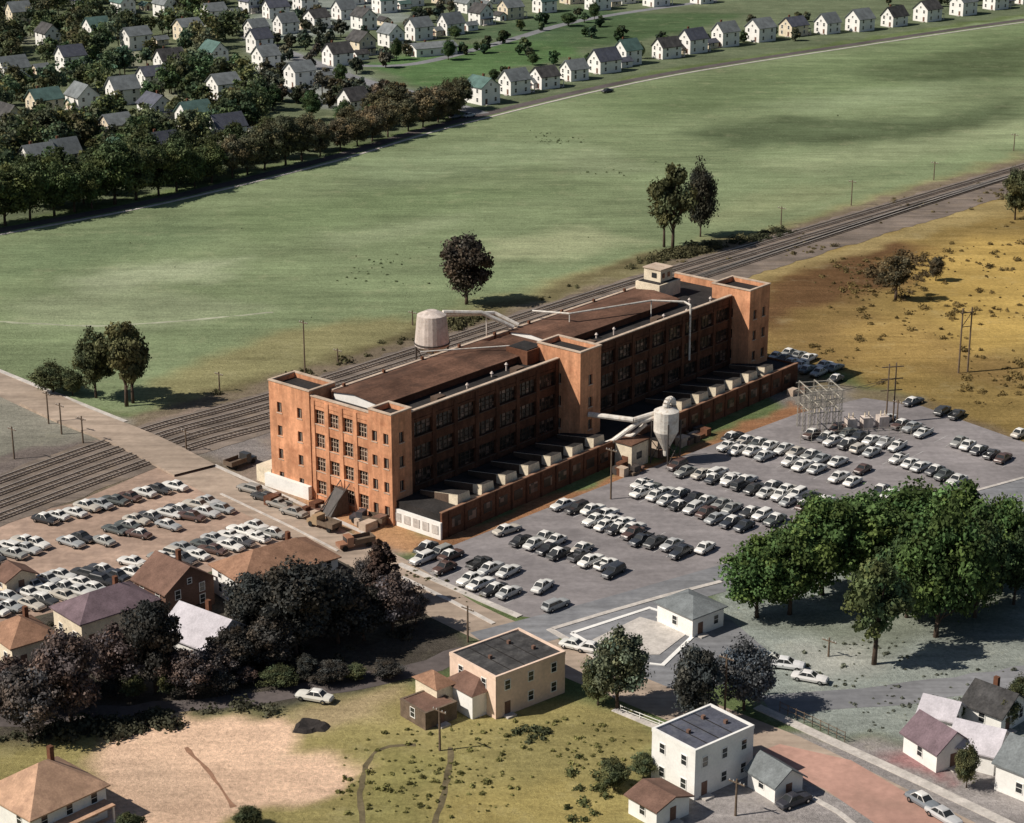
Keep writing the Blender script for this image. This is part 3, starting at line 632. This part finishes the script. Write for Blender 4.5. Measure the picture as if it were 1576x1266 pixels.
CC=[(.76,.74,.70),(.70,.68,.64),(.60,.59,.56),(.78,.76,.71),(.72,.70,.66),(.45,.45,.44),(.33,.34,.34),(.07,.07,.075),(.03,.03,.033),(.05,.05,.05),(.10,.11,.105),(.50,.46,.40),(.30,.30,.28),(.10,.06,.05),(.64,.63,.6),(.04,.045,.055)]
rc=random.Random(3)
def car(p_,ang,kind=None,c_=None):
    kind=kind or rc.choice(['sedan','sedan','twotone','twotone','wagon','pickup'] if rc.random()<.45 else ['sedan','twotone'])
    c_=c_ or rc.choice(CC)
    inst('parked_car' if kind!='pickup' else 'parked_pickup_truck',CM[kind],(p_.x,p_.y,.03),ang,(rc.uniform(.86,1.06),rc.uniform(.93,1.03),rc.uniform(.95,1.12)),(*c_,1))
marks=MB()
def row(p0,p1,fill=.93,pitch=2.75,head=None,lines=True):
    a_=G(*p0);b_=G(*p1); d_=b_-a_; ln=d_.length; d_.normalize(); ang=math.atan2(d_.y,d_.x)+math.pi/2 if head is None else head
    k_=max(1,int(ln/pitch)); hd=Vector((math.cos(ang),math.sin(ang),0)); wob=rc.uniform(0,6)
    for i in range(k_+1):
        c0=a_+d_*(i*pitch)
        if rc.random()<fill-.04: car(c0+hd*(rc.gauss(0,.42)+.35*math.sin(i*.5+wob))+d_*rc.uniform(-.3,.3),ang+rc.gauss(0,.06)+(math.pi if rc.random()<.5 else 0))
        if lines:
            e=c0+d_*pitch/2; q=d_*.06
            marks.add([(e-hd*2.6-q).to_tuple()[:2]+(.02,),(e+hd*2.6-q).to_tuple()[:2]+(.02,),(e+hd*2.6+q).to_tuple()[:2]+(.02,),(e-hd*2.6+q).to_tuple()[:2]+(.02,)],[(0,1,2,3)],'line')
UA=ANG
R_=[((655,848),(800,890)),((648,866),(795,922),),((800,838),(955,882)),((812,826),(900,850),.6),((865,782),(940,800)),((915,805),(1062,858)),((900,792),(1010,826),.8),
((968,758),(1150,812)),((985,750),(1200,806),),((1060,730),(1275,790)),((1045,718),(1290,782),.85),((1105,684),(1390,768)),((1130,676),(1330,728)),
((1250,672),(1480,742)),((1290,664),(1410,700),.75),((1368,652),(1440,674),.6),((1440,672),(1560,716),.5)]
for q in R_: row(q[0],q[1],q[2] if len(q)>2 else .93,head=UA)
for q in [((1192,552),(1290,590)),((1215,546),(1300,575),.8)]: row(q[0],q[1],q[2] if len(q)>2 else .95,head=UA,lines=False)
for u,v in((1405,622),(1450,636),(1472,642),(1570,672),(835,908),(855,936),(780,820),(1085,848),(1365,648)): car(G(u,v),UA+rc.uniform(-.2,.2))
VA=ANG+math.pi/2
for q in [((66,803),(280,748),.85),((105,838),(338,772)),((118,850),(345,786),.9),((245,862),(405,812)),((262,872),(418,824),.95),((-30,872),(75,838)),((-30,858),(60,832),.7),((55,905),(245,862)),((20,925),(232,880)),((-40,950),(150,910),.8)]: row(q[0],q[1],q[2] if len(q)>2 else .95,head=VA+.15,lines=False)
for u,v in((385,757),(408,770),(430,781),(452,793)): car(G(u,v),VA+.1,c_=rc.choice([(.05,.05,.05),(.3,.28,.25)]))
car(G(484,1078),2.8,'twotone',(.7,.68,.62)); car(G(885,998),-.5,'sedan',(.7,.7,.66)); car(G(912,1004),-.4,'sedan',(.75,.73,.7)); car(G(1420,1240),-1.0,'twotone',(.2,.22,.24)); car(G(1452,1262),-1,'sedan',(.5,.5,.5))
car(G(1222,1238),.6,'sedan',(.04,.04,.05)); car(G(935,142),.8,'sedan',(.03,.03,.03)); car(G(722,180),.8,'sedan',(.5,.5,.5)); car(G(1210,1028),-.3,'sedan',(.7,.7,.7)); car(G(1246,1048),-.4,'sedan',(.72,.7,.68)); car(G(1190,1022),-.2,'sedan',(.55,.55,.5)); car(G(700,182),.8,'sedan',(.1,.1,.1))
marks.build('parking_stall_markings')
def truck(p_,ang,c_):
    t=MB(); t.box(1.2,-.95,.55,2.9,.95,1.2,'paint'); t.box(.4,-1.0,.55,1.55,1.0,2.2,'paint'); t.box(1.55,-.85,1.3,1.6,.85,2.0,'glass'); t.box(-3.4,-1.15,.85,.3,1.15,1.05,'wood')
    for sy in(-1.15,1.1): t.box(-3.4,sy,1.05,.3,sy+.06,1.7,'wood')
    t.box(-3.4,-1.09,1.05,-3.34,1.1,1.7,'wood')
    for wx_ in(-2.3,2.0):
        for sy in(-1,1): t.cyl((wx_,sy*.8,.48),(wx_,sy*1.05,.48),.48,.48,'tire',12)
    o=t.build('stake_bed_truck',None,(p_.x,p_.y,.03),ang); o.color=(*c_,1)
truck(G(565,805),VA+.3,(.06,.06,.07)); truck(G(545,842),VA+1.2,(.3,.15,.09)); truck(G(497,812),VA,(.35,.25,.15)); truck(G(372,716),UA,(.05,.05,.05))
h=MB(); g0=G(515,790); h.add([(-2,-1.5,0),(2,-1.5,0),(2,1.5,0),(-2,1.5,0),(1.2,-1.2,4.2),(2,-1.2,4.2),(2,1.2,4.2),(1.2,1.2,4.2)],[(0,1,5,4),(1,2,6,5),(2,3,7,6),(3,0,4,7),(4,5,6,7)],'iron')
for a_ in(-1.3,1.3): h.cyl((-2.8,a_,0),(2.4,a_,5.2),.1,.1,'iron',5)
h.cyl((-2.8,-1.3,.1),(-2.8,1.3,.1),.1,.1,'iron',5); h.build('coal_hopper',None,g0,rot)
# ---------------------------------------------------------------- poles and substation
def pole(u,v,hpx,arms=1,name='utility_pole',mat='wood',r=.17):
    hh=hpx/pm(v); p_=G(u,v); b_=MB(); b_.cyl((0,0,0),(0,0,hh),r,r*.7,mat,8)
    for k_ in range(arms):
        z=hh-.6-k_*1.0; b_.box(-1.2,-.08,z,1.2,.08,z+.14,mat)
        for x_ in(-1.05,-.5,.5,1.05): b_.cyl((x_,0,z+.14),(x_,0,z+.34),.05,.04,'white',6)
    b_.build(name,None,p_,ANG+math.pi/2)
for a_ in[(470,592,98),(720,988,58),(75,652,50),(95,668,48),(128,682,42),(22,706,50),(287,694,34),(1115,1108,105),(1437,277,28),(1310,316,38),(1202,346,28),(338,602,30),(635,500,22),(677,1155,70),(940,768,80),(520,560,24),(1132,1255,60),(1560,232,26),(1275,1010,30),(1380,655,40)]: pole(*a_)
def hframe(u1,v1,u2,v2,hpx):
    a_=G(u1,v1);b2=G(u2,v2); hh=hpx/pm(v1); m_=MB(); dd=b2-a_
    m_.cyl((0,0,0),(0,0,hh),.2,.15,'wood'); m_.cyl(dd,dd+Vector((0,0,hh)),.2,.15,'wood'); m_.cyl(-dd*.2+Vector((0,0,hh-1)),dd*1.2+Vector((0,0,hh-1)),.14,.14,'wood',6); m_.cyl(Vector((0,0,hh-4)),dd+Vector((0,0,hh-4)),.1,.1,'wood',6)
    m_.cyl((0,0,hh-4),dd+Vector((0,0,hh-1)),.08,.08,'wood',5); m_.build('transmission_pole_frame',None,a_)
hframe(1475,574,1489,572,98)
ss=MB(); P0=G(1250,668)
def sub(x0,y0,nx_,ny_,sp,hh):
    for i in range(nx_):
        for j in range(ny_):
            X0,Y0=x0+i*sp,y0+j*sp
            for a_,b_ in((-.25,-.25),(.25,-.25),(.25,.25),(-.25,.25)): ss.cyl((X0+a_,Y0+b_,0),(X0+a_,Y0+b_,hh),.05,.05,'lattice',4)
            z=0
            while z<hh-.9: ss.cyl((X0-.25,Y0-.25,z),(X0+.25,Y0-.25,z+.9),.035,.035,'lattice',4); ss.cyl((X0-.25,Y0+.25,z+.9),(X0-.25,Y0-.25,z),.035,.035,'lattice',4); z+=.9
    for z in(hh*.5,hh*.78,hh-.3):
        for j in range(ny_): ss.box(x0-.8,y0+j*sp-.07,z,x0+(nx_-1)*sp+.8,y0+j*sp+.07,z+.15,'lattice')
        for i in range(nx_): ss.box(x0+i*sp-.07,y0-.6,z+.17,x0+i*sp+.07,y0+(ny_-1)*sp+.6,z+.3,'lattice')
    for i in range(nx_-1):
        for k_ in(.3,.6):
            for z in(hh*.5,hh*.78): ss.cyl((x0+(i+k_)*sp,y0,z+.2),(x0+(i+k_)*sp,y0,z+.9),.12,.07,'cream',6)
        ss.cyl((x0+i*sp,y0,.2),(x0+(i+1)*sp,y0,hh*.5),.05,.05,'lattice',5)
sub(-1,-1,3,3,3.0,9)
for i in range(3): ss.box(7+i*3.2,0,0,9+i*3.2,2,2.4,'tank'); ss.cyl((7.6+i*3.2,1,2.4),(7.6+i*3.2,1,3.4),.15,.08,'cream',6); ss.cyl((8.4+i*3.2,1,2.4),(8.4+i*3.2,1,3.4),.15,.08,'cream',6)
for i in range(12): ss.cyl((-4+i*2.2,-4.5,0),(-4+i*2.2,-4.5,2),.05,.05,'lattice',5)
for z in(.6,1.3,1.95): ss.box(-4,-4.53,z,20.2,-4.47,z+.05,'lattice')
for x_,y_ in((16,3),(17.6,3.4)):
    ss.cyl((x_,y_,0),(x_,y_,12),.17,.12,'wood',6)
for z in(6.5,8.8,11.2): ss.box(14.6,3.1,z,19,3.3,z+.16,'wood')
for x_ in(8,12): ss.tube([(5.2,4,8.2),(x_,3.6,7.2),(16,3,8.8)],.05,'iron',4)
ss.build('electrical_substation',None,P0,math.radians(12))
f=MB()
def fence(px,hh,mat,sp=2.5):
    pts=[G(*q) for q in px]
    for a_,b2 in zip(pts[:-1],pts[1:]):
        d_=b2-a_; k_=max(1,int(d_.length/sp))
        for i in range(k_+1): q=a_+d_*i/k_; f.cyl(q,q+Vector((0,0,hh)),.06,.06,mat,5)
        for z in(hh*.45,hh*.9): f.cyl(a_+Vector((0,0,z)),b2+Vector((0,0,z)),.05,.05,mat,4)
fence([(1200,1095),(1250,1118),(1300,1142)],1.6,'wood',1.2); fence([(955,1095),(1045,1130)],1,'white'); fence([(1000,1190),(1060,1130)],1.2,'wood'); f.build('wooden_fence')
pm_=MB(); c0=G(478,1118)
ring=[]; K=18
for r_,z in((2.2,0.02),(1.6,.45),(1.0,.3),(.4,.12)):
    for i in range(K): t_=2*math.pi*i/K; rr=r_*(1+.16*math.sin(3*t_+r_)+.1*math.sin(7*t_)); ring.append((rr*1.1*math.cos(t_),rr*math.sin(t_),z))
pm_.add(ring,[(K*j+i,K*j+(i+1)%K,K*(j+1)+(i+1)%K,K*(j+1)+i) for j in range(3) for i in range(K)]+[tuple(range(3*K,4*K))],'dirtdk'); pm_.build('soil_heap',None,c0)
# ---------------------------------------------------------------- trees
def leafquads(c,nrm,size,rng):
    n_=len(c); r=rng.normal(size=(n_,3)); t=np.cross(nrm,r); t/=np.linalg.norm(t,axis=1,keepdims=True)+1e-9; b2=np.cross(nrm,t)
    s=size[:,None]; k=rng.uniform(.55,1,(n_,1))
    return np.stack([c-t*s-b2*s*k,c+t*s*.7-b2*s*k,c+t*s+b2*s*k,c-t*s*.6+b2*s*k],1).reshape(-1,3)
def crown(rng,H,R,cb,ncl,nl,leaf,kind='round',cr=(.16,.36)):
    cz=(cb+1)/2*H; rz=(1-cb)/2*H
    d=rng.normal(size=(ncl,3)); d/=np.linalg.norm(d,axis=1,keepdims=True); rad=rng.uniform(.2,1,(ncl,1))**.5*rng.uniform(.68,.98,(ncl,1))
    lob=1+.18*np.sin(np.arctan2(d[:,1],d[:,0])*3+rng.uniform(0,6))[:,None]*np.array([[1,1,0.3]])
    c=d*rad*lob
    if kind=='round': sc_=np.where(c[:,2]>0,1-.3*c[:,2],1+.15*c[:,2])
    else: sc_=1-.55*(c[:,2]+.2)
    rc_=R*rng.uniform(cr[0],cr[1],ncl)*(1 if kind=='round' else .8)
    c=np.stack([c[:,0]*R*sc_,c[:,1]*R*sc_,cz+c[:,2]*rz],1)
    c[:,:2]+=rng.normal(0,.07*R,(ncl,2))
    bri=rng.uniform(.5,1.45,ncl)
    ds=rng.normal(size=(ncl,nl,3)); ds/=np.linalg.norm(ds,axis=2,keepdims=True)
    rr=rng.uniform(.4,1.12,(ncl,nl,1)); rr=np.where(rng.random((ncl,nl,1))<.1,rr*1.35,rr)
    pts=c[:,None]+ds*rr*rc_[:,None,None]*np.array([1,1,.75])
    nr=ds+rng.normal(0,.6,ds.shape)+np.array([0,0,.3]); nr/=np.linalg.norm(nr,axis=2,keepdims=True)
    q=leafquads(pts.reshape(-1,3),nr.reshape(-1,3),leaf*rng.uniform(.5,1.35,ncl*nl),rng)
    hue=rng.uniform(-.14,.14,(ncl,1)); v_=(bri[:,None]*rng.uniform(.65,1.35,(ncl,nl))).reshape(-1)
    h_=np.repeat(hue,nl,1).reshape(-1); colr=np.stack([v_*(1+h_),v_,v_*(1-h_)],1); return q,np.repeat(colr,4,0),c
def npmesh(name,v,cols,mb):
    nq=len(v)//4; k=len(mb.v); V_=np.concatenate([v,np.array(mb.v).reshape(-1,3)]) if k else v
    me=bpy.data.meshes.new(name); me.vertices.add(len(V_)); me.vertices.foreach_set('co',V_.ravel())
    wl=np.array([4*nq+x for f_ in mb.f for x in f_],dtype=np.int32)
    sz=np.concatenate([np.full(nq,4),np.array([len(f_) for f_ in mb.f],dtype=int)]).astype(int)
    me.loops.add(int(sz.sum())); me.loops.foreach_set('vertex_index',np.concatenate([np.arange(4*nq,dtype=np.int32),wl]))
    ls=(np.cumsum(sz)-sz).astype(np.int32); me.polygons.add(len(sz)); me.polygons.foreach_set('loop_start',ls)
    me.materials.append(M['leaf']); me.materials.append(M['bark']); mi=np.zeros(len(sz),np.int32); mi[nq:]=1; me.polygons.foreach_set('material_index',mi); me.update(calc_edges=True)
    at=me.color_attributes.new('Col','FLOAT_COLOR','POINT'); C=np.ones((len(V_),4)); C[:len(v),:3]=cols; at.data.foreach_set('color',C.ravel()); return me
def tree_mesh(name,seed,R=.42,cb=.2,ncl=60,nl=150,leaf=.022,kind='round',cr=(.16,.36)):
    rng=np.random.default_rng(seed); H=10.;R*=10;leaf*=10
    q,cc,c=crown(rng,H,R,cb,ncl,nl,leaf,kind,cr); mb=MB(); top=(0.15,.1,H*.62)
    mb.cyl((0,0,-.2),(.05,.05,H*cb),.28,.2,'bark',8); mb.cyl((.05,.05,H*cb),top,.2,.08,'bark',7)
    for i in range(min(16,ncl)):
        zz=H*(cb*.7+.35*i/16); mb.cyl((.05,.05,zz),tuple(c[i]),.09,.03,'bark',5,False)
    return npmesh(name,q,cc,mb)
TM=[tree_mesh('broadleaf_%d'%i,100+i,R=.40+.03*(i%3),cb=.12+.04*(i%2),ncl=88+6*i,nl=140,leaf=.0155) for i in range(5)]
TP=tree_mesh('poplar',300,R=.22,cb=.08,ncl=70,nl=130,leaf=.015,kind='cone')
TS=[tree_mesh('airy_%d'%i,400+i,R=.36,cb=.24,ncl=44,nl=120,leaf=.0165) for i in range(3)]
GREEN=(.085,.135,.042,1);GRN2=(.07,.11,.045,1);DK=(.066,.064,.056,1);PUR=(.125,.10,.092,1);BRN=(.095,.074,.055,1);BLU=(.14,.155,.17,1);OL=(.105,.115,.055,1)
def tree(u,v,hpx,wpx,c_,kind='r',name='broadleaf_tree'):
    hh=hpx/pm(v); ww=wpx/(.00728*(v+450)); me={'r':TM,'p':[TP],'a':TS}[kind]; me=rc.choice(me)
    base={'r':.88,'p':.5,'a':.78}[kind]; j=rc.uniform(.93,1.08)
    k=rc.uniform(.8,1.2); inst(name,me,G(u,v),rc.uniform(0,6.28),(j*ww/(base*10),ww/(base*10)/j,hh/9.9),(c_[0]*k*rc.uniform(.93,1.07),c_[1]*k,c_[2]*k,1))
for a_ in[(1165,950,125,115),(1215,945,150,130),(1265,915,160,140),(1325,905,150,150),(1390,880,135,140),(1440,980,200,140),(1470,900,160,140),(1540,910,155,110),(1300,860,95,120),(1420,860,110,90)]: tree(*a_,GREEN)
tree(1345,1022,172,125,(.10,.13,.055,1),'a')
tree(1500,950,150,110,GRN2); tree(1395,950,130,110,GRN2); tree(1560,930,120,90,GRN2)
for a_ in[(455,1010,155,150),(395,1005,130,110),(520,990,120,120),(480,975,110,120),(560,985,90,90),(420,1030,90,90),(360,1040,80,80)]: tree(*a_,DK)
tree(588,930,112,62,(.09,.062,.05,1),'p','poplar_tree'); tree(570,925,70,55,PUR)
for a_ in[(605,975,95,85),(240,1065,150,105),(180,1065,105,100),(110,1110,150,120),(45,1140,120,115),(290,1075,80,80),(20,1100,90,85),(330,1060,65,75),(640,960,50,50),(80,1090,100,80)]: tree(*a_,PUR if a_[0]!=240 else DK)
for i in range(13): tree(90+i*42+rc.uniform(-14,14),1088-i*4.0+rc.uniform(-10,10),rc.uniform(22,50),rc.uniform(40,62),rc.choice([DK,PUR,OL]))
tree(950,1090,125,108,(.12,.135,.085,1)); tree(1070,1122,140,90,(.09,.095,.09,1)); tree(1145,1092,110,95,BLU); tree(920,1085,70,50,OL)
for a_ in[(945,1215,52,55),(990,1198,42,46),(1487,1212,70,42),(1545,1118,50,55),(1570,1100,60,50),(200,1290,40,50),(380,1275,35,50),(1470,1110,34,30)]: tree(*a_,OL)
tree(718,468,108,96,BRN,'r'); tree(1035,384,132,84,OL,'a'); tree(1022,380,110,60,OL,'a'); tree(1078,364,108,50,(.06,.062,.045,1),'r')
for a_ in[(195,625,135,88,'a'),(205,620,120,80,'a'),(148,612,105,78,'r'),(82,604,46,62,'r'),(112,608,40,40,'r'),(1562,338,78,52,'r')]: tree(a_[0],a_[1],a_[2],a_[3],OL,a_[4])
tree(1378,462,72,66,(.12,.095,.055,1),'a'); tree(1440,432,38,30,(.10,.08,.05,1))
x_=-30
while x_<700:
    t_=(x_-12)/678; rv=354-(x_/250)*48 if x_<250 else (306-(x_-250)/250*61 if x_<500 else 245-(x_-500)/200*58)
    hp=(90-38*t_)*rc.uniform(.75,1.2)
    cc_=rc.choice([(.10,.125,.05,1),(.085,.11,.045,1),(.12,.135,.06,1)]) if t_<.5 else rc.choice([(.15,.14,.08,1),(.11,.115,.065,1),(.17,.145,.09,1)])
    tree(x_,rv-6,hp,hp*rc.uniform(.8,1.05),cc_,'r','street_tree')
    if rc.random()<.65: tree(x_+rc.uniform(5,18),rv-18-rc.uniform(0,14),hp*.95,hp*.9,(.085,.105,.045,1) if t_<.6 else (.13,.125,.07,1),'r')
    x_+=(34-9*t_)*rc.uniform(.75,1.2)
for a_ in[(610,92,32,20),(690,92,30,24),(1190,58,20,14),(1320,44,20,14),(1050,70,20,18),(985,90,22,16),(760,128,22,20),(420,170,40,36),(480,185,45,34),(530,195,40,34),(570,200,40,34),(400,185,50,44),(525,132,34,26),(875,40,20,30),(915,30,26,18),(640,30,20,18),(700,60,20,22),(820,100,18,18),(905,100,18,14)]: tree(*a_,GRN2)
# distant wooded neighbourhood as one object
rng=np.random.default_rng(5); vs=[];cs=[];tb=MB()
def inside(pw,x,y):
    ins=False
    for i in range(len(pw)):
        a_=pw[i];b2=pw[(i+1)%len(pw)]
        if (a_.y>y)!=(b2.y>y) and x<(b2.x-a_.x)*(y-a_.y)/(b2.y-a_.y)+a_.x: ins=not ins
    return ins
def mass(poly,n_,h0,h1,tint):
    pw=[G(*p) for p in poly]
    bx=[min(p.x for p in pw),max(p.x for p in pw),min(p.y for p in pw),max(p.y for p in pw)]; k=0;tries=0
    while k<n_ and tries<n_*40:
        tries+=1; x=rng.uniform(bx[0],bx[1]);y=rng.uniform(bx[2],bx[3])
        if not inside(pw,x,y): continue
        if any(math.hypot(ox-x,oy-y)<8 or (abs(ox-x)<7 and 0<oy-y<30 and rng.random()<.93) for ox,oy in occupied): continue
        hh=rng.uniform(h0,h1); q,cc,c=crown(rng,hh,hh*rng.uniform(.34,.48),.1,22,34,.42,cr=(.22,.40)); tn=np.array(tint)*rng.uniform(.6,1.5)*np.array([rng.uniform(.85,1.35),1,rng.uniform(.85,1.25)])
        vs.append(q+np.array([x,y,0])); cs.append(cc*tn); tb.cyl((x,y,0),(x,y,hh*.5),.25,.15,'bark',5); k+=1
mass([(-60,320),(0,305),(150,285),(300,262),(420,215),(400,120),(385,60),(370,-40),(-120,-40)],400,8,14.5,(.085,.115,.055))
mass([(-60,320),(0,305),(150,285),(300,262),(420,215),(380,170),(200,190),(0,225),(-60,240)],100,9,14,(.09,.12,.055))
mass([(-500,420),(-60,320),(-120,-40),(-700,-40)],140,9,14,(.085,.115,.055))
mass([(380,-40),(400,20),(900,0),(1200,-20),(1500,-50)],60,6,9,(.075,.10,.06))
mass([(400,150),(560,190),(640,190),(690,175),(560,150),(400,120)],50,6,10,(.09,.095,.06))
mass([(385,10),(400,110),(560,120),(700,60),(800,10)],60,4,8,(.075,.09,.06))
mass([(560,60),(900,25),(1000,70),(760,125)],30,3,6,(.065,.10,.05))
mass([(1576,20),(1000,104),(980,70),(1576,-30)],36,4,6.5,(.065,.09,.05))
v=np.concatenate(vs);cc=np.concatenate(cs); inst('distant_trees',npmesh('distant_trees',v,cc,tb),(0,0,0))
vs=[];cs=[]
def scrub(poly,n_,h0,h1,tint,px=True):
    pw=[G(*p) if px else L(*p) for p in poly]; bx=[min(p.x for p in pw),max(p.x for p in pw),min(p.y for p in pw),max(p.y for p in pw)]; k=0; cl=[]
    while k<n_:
        if cl and rng.random()<.6: q=cl[rng.integers(len(cl))]; x=q[0]+rng.normal(0,3);y=q[1]+rng.normal(0,3)
        else: x=rng.uniform(bx[0],bx[1]);y=rng.uniform(bx[2],bx[3])
        if not inside(pw,x,y): continue
        cl.append((x,y)); k+=1; hh=h0+(h1-h0)*rng.random()**2.5; hh*=rng.uniform(.6,1); nl=int(40+30*hh); d_=rng.normal(size=(nl,3)); d_/=np.linalg.norm(d_,axis=1,keepdims=True); d_[:,2]=abs(d_[:,2])
        p_=d_*rng.uniform(.3,1,(nl,1))*np.array([hh*rng.uniform(.8,1.5),hh*rng.uniform(.8,1.5),hh])+np.array([x,y,0]); nr=d_+rng.normal(0,.5,d_.shape); nr/=np.linalg.norm(nr,axis=1,keepdims=True)
        vs.append(leafquads(p_,nr,np.full(nl,.10+.07*hh)*rng.uniform(.6,1.3,nl),rng)); tn=np.array(tint)*rng.uniform(.7,1.4); cs.append(np.repeat(tn[None]*rng.uniform(.7,1.3,(nl,1)),4,0))
scrub([(300,612),(430,585),(640,508),(860,445),(985,400),(1200,350),(1200,360),(985,412),(820,470),(640,528),(430,597)],420,.6,2.6,(.095,.09,.045))
scrub([(1100,380),(1200,350),(1240,352),(1190,372)],40,1,2.6,(.05,.055,.03))
scrub([(1180,480),(1576,330),(1576,660),(1300,580)],320,.15,1.6,(.18,.13,.05))
scrub([(1180,420),(1380,370),(1576,330),(1576,420),(1380,480)],120,.15,1.3,(.16,.12,.05))
scrub([(1330,420),(1400,375),(1440,420),(1390,465)],50,.8,3,(.11,.08,.04))
scrub([(1000,410),(1576,248),(1576,300),(1060,440)],90,.3,1.1,(.16,.13,.065))
scrub([(540,1130),(900,1100),(1010,1150),(980,1260),(500,1266)],300,.1,.6,(.20,.19,.07))
scrub([(870,1160),(940,1180),(930,1266),(860,1266)],16,.8,1.6,(.10,.11,.045))
scrub([(790,1120),(860,1125),(830,1145),(780,1140)],12,.8,1.6,(.08,.09,.045))
scrub([(-50,1140),(120,1110),(420,1080),(430,1095),(150,1140)],160,.4,2.2,(.07,.07,.045))
scrub([(0,960),(500,870),(620,900),(640,1000),(0,1100)],220,.5,2.4,(.075,.068,.05))
scrub([(0,380),(640,230),(1500,60),(1500,230),(900,400),(300,560)],120,.1,.5,(.13,.16,.08))
scrub([(1190,1000),(1400,980),(1400,1060),(1200,1060)],60,.1,.6,(.14,.15,.11))
scrub([(1300,1060),(1576,1010),(1576,1100),(1320,1130)],50,.1,.5,(.15,.16,.13))
scrub([(620,860),(700,895),(800,945),(790,955),(690,915),(612,880)],30,.1,.5,(.14,.13,.07))
inst('scrub_bushes',npmesh('scrub_bushes',np.concatenate(vs),np.concatenate(cs),MB()),(0,0,0))
# ---------------------------------------------------------------- light, sky, camera
EL=math.radians(44); az=math.radians(14)
Sd=Vector((-math.cos(az)*math.cos(EL),-math.sin(az)*math.cos(EL),math.sin(EL)))
sl=bpy.data.lights.new('sun','SUN'); sl.energy=5.0; sl.angle=math.radians(.5); sl.color=(1,.93,.83)
so=bpy.data.objects.new('sun',sl); sc.collection.objects.link(so); so.rotation_euler=Sd.to_track_quat('Z','Y').to_euler(); so.location=(-200,200,300)
wd=bpy.data.worlds.new('World'); sc.world=wd; wd.use_nodes=True; n=wd.node_tree; bg=n.nodes['Background']; sky=n.nodes.new('ShaderNodeTexSky'); sky.sky_type='NISHITA'; sky.sun_disc=False
sky.sun_elevation=EL; sky.sun_rotation=math.atan2(Sd.x,Sd.y)%(2*math.pi); n.links.new(sky.outputs[0],bg.inputs[0]); bg.inputs[1].default_value=.05
cd=bpy.data.cameras.new('camera'); cd.sensor_width=36; cd.lens=F/1576*36; cd.clip_end=12000; cd.clip_start=1
co_=bpy.data.objects.new('camera',cd); sc.collection.objects.link(co_); co_.location=(0,0,HC); co_.rotation_euler=(math.pi/2-TH,0,0); sc.camera=co_
sc.view_settings.view_transform='Standard'; sc.view_settings.look='None'; sc.view_settings.exposure=0
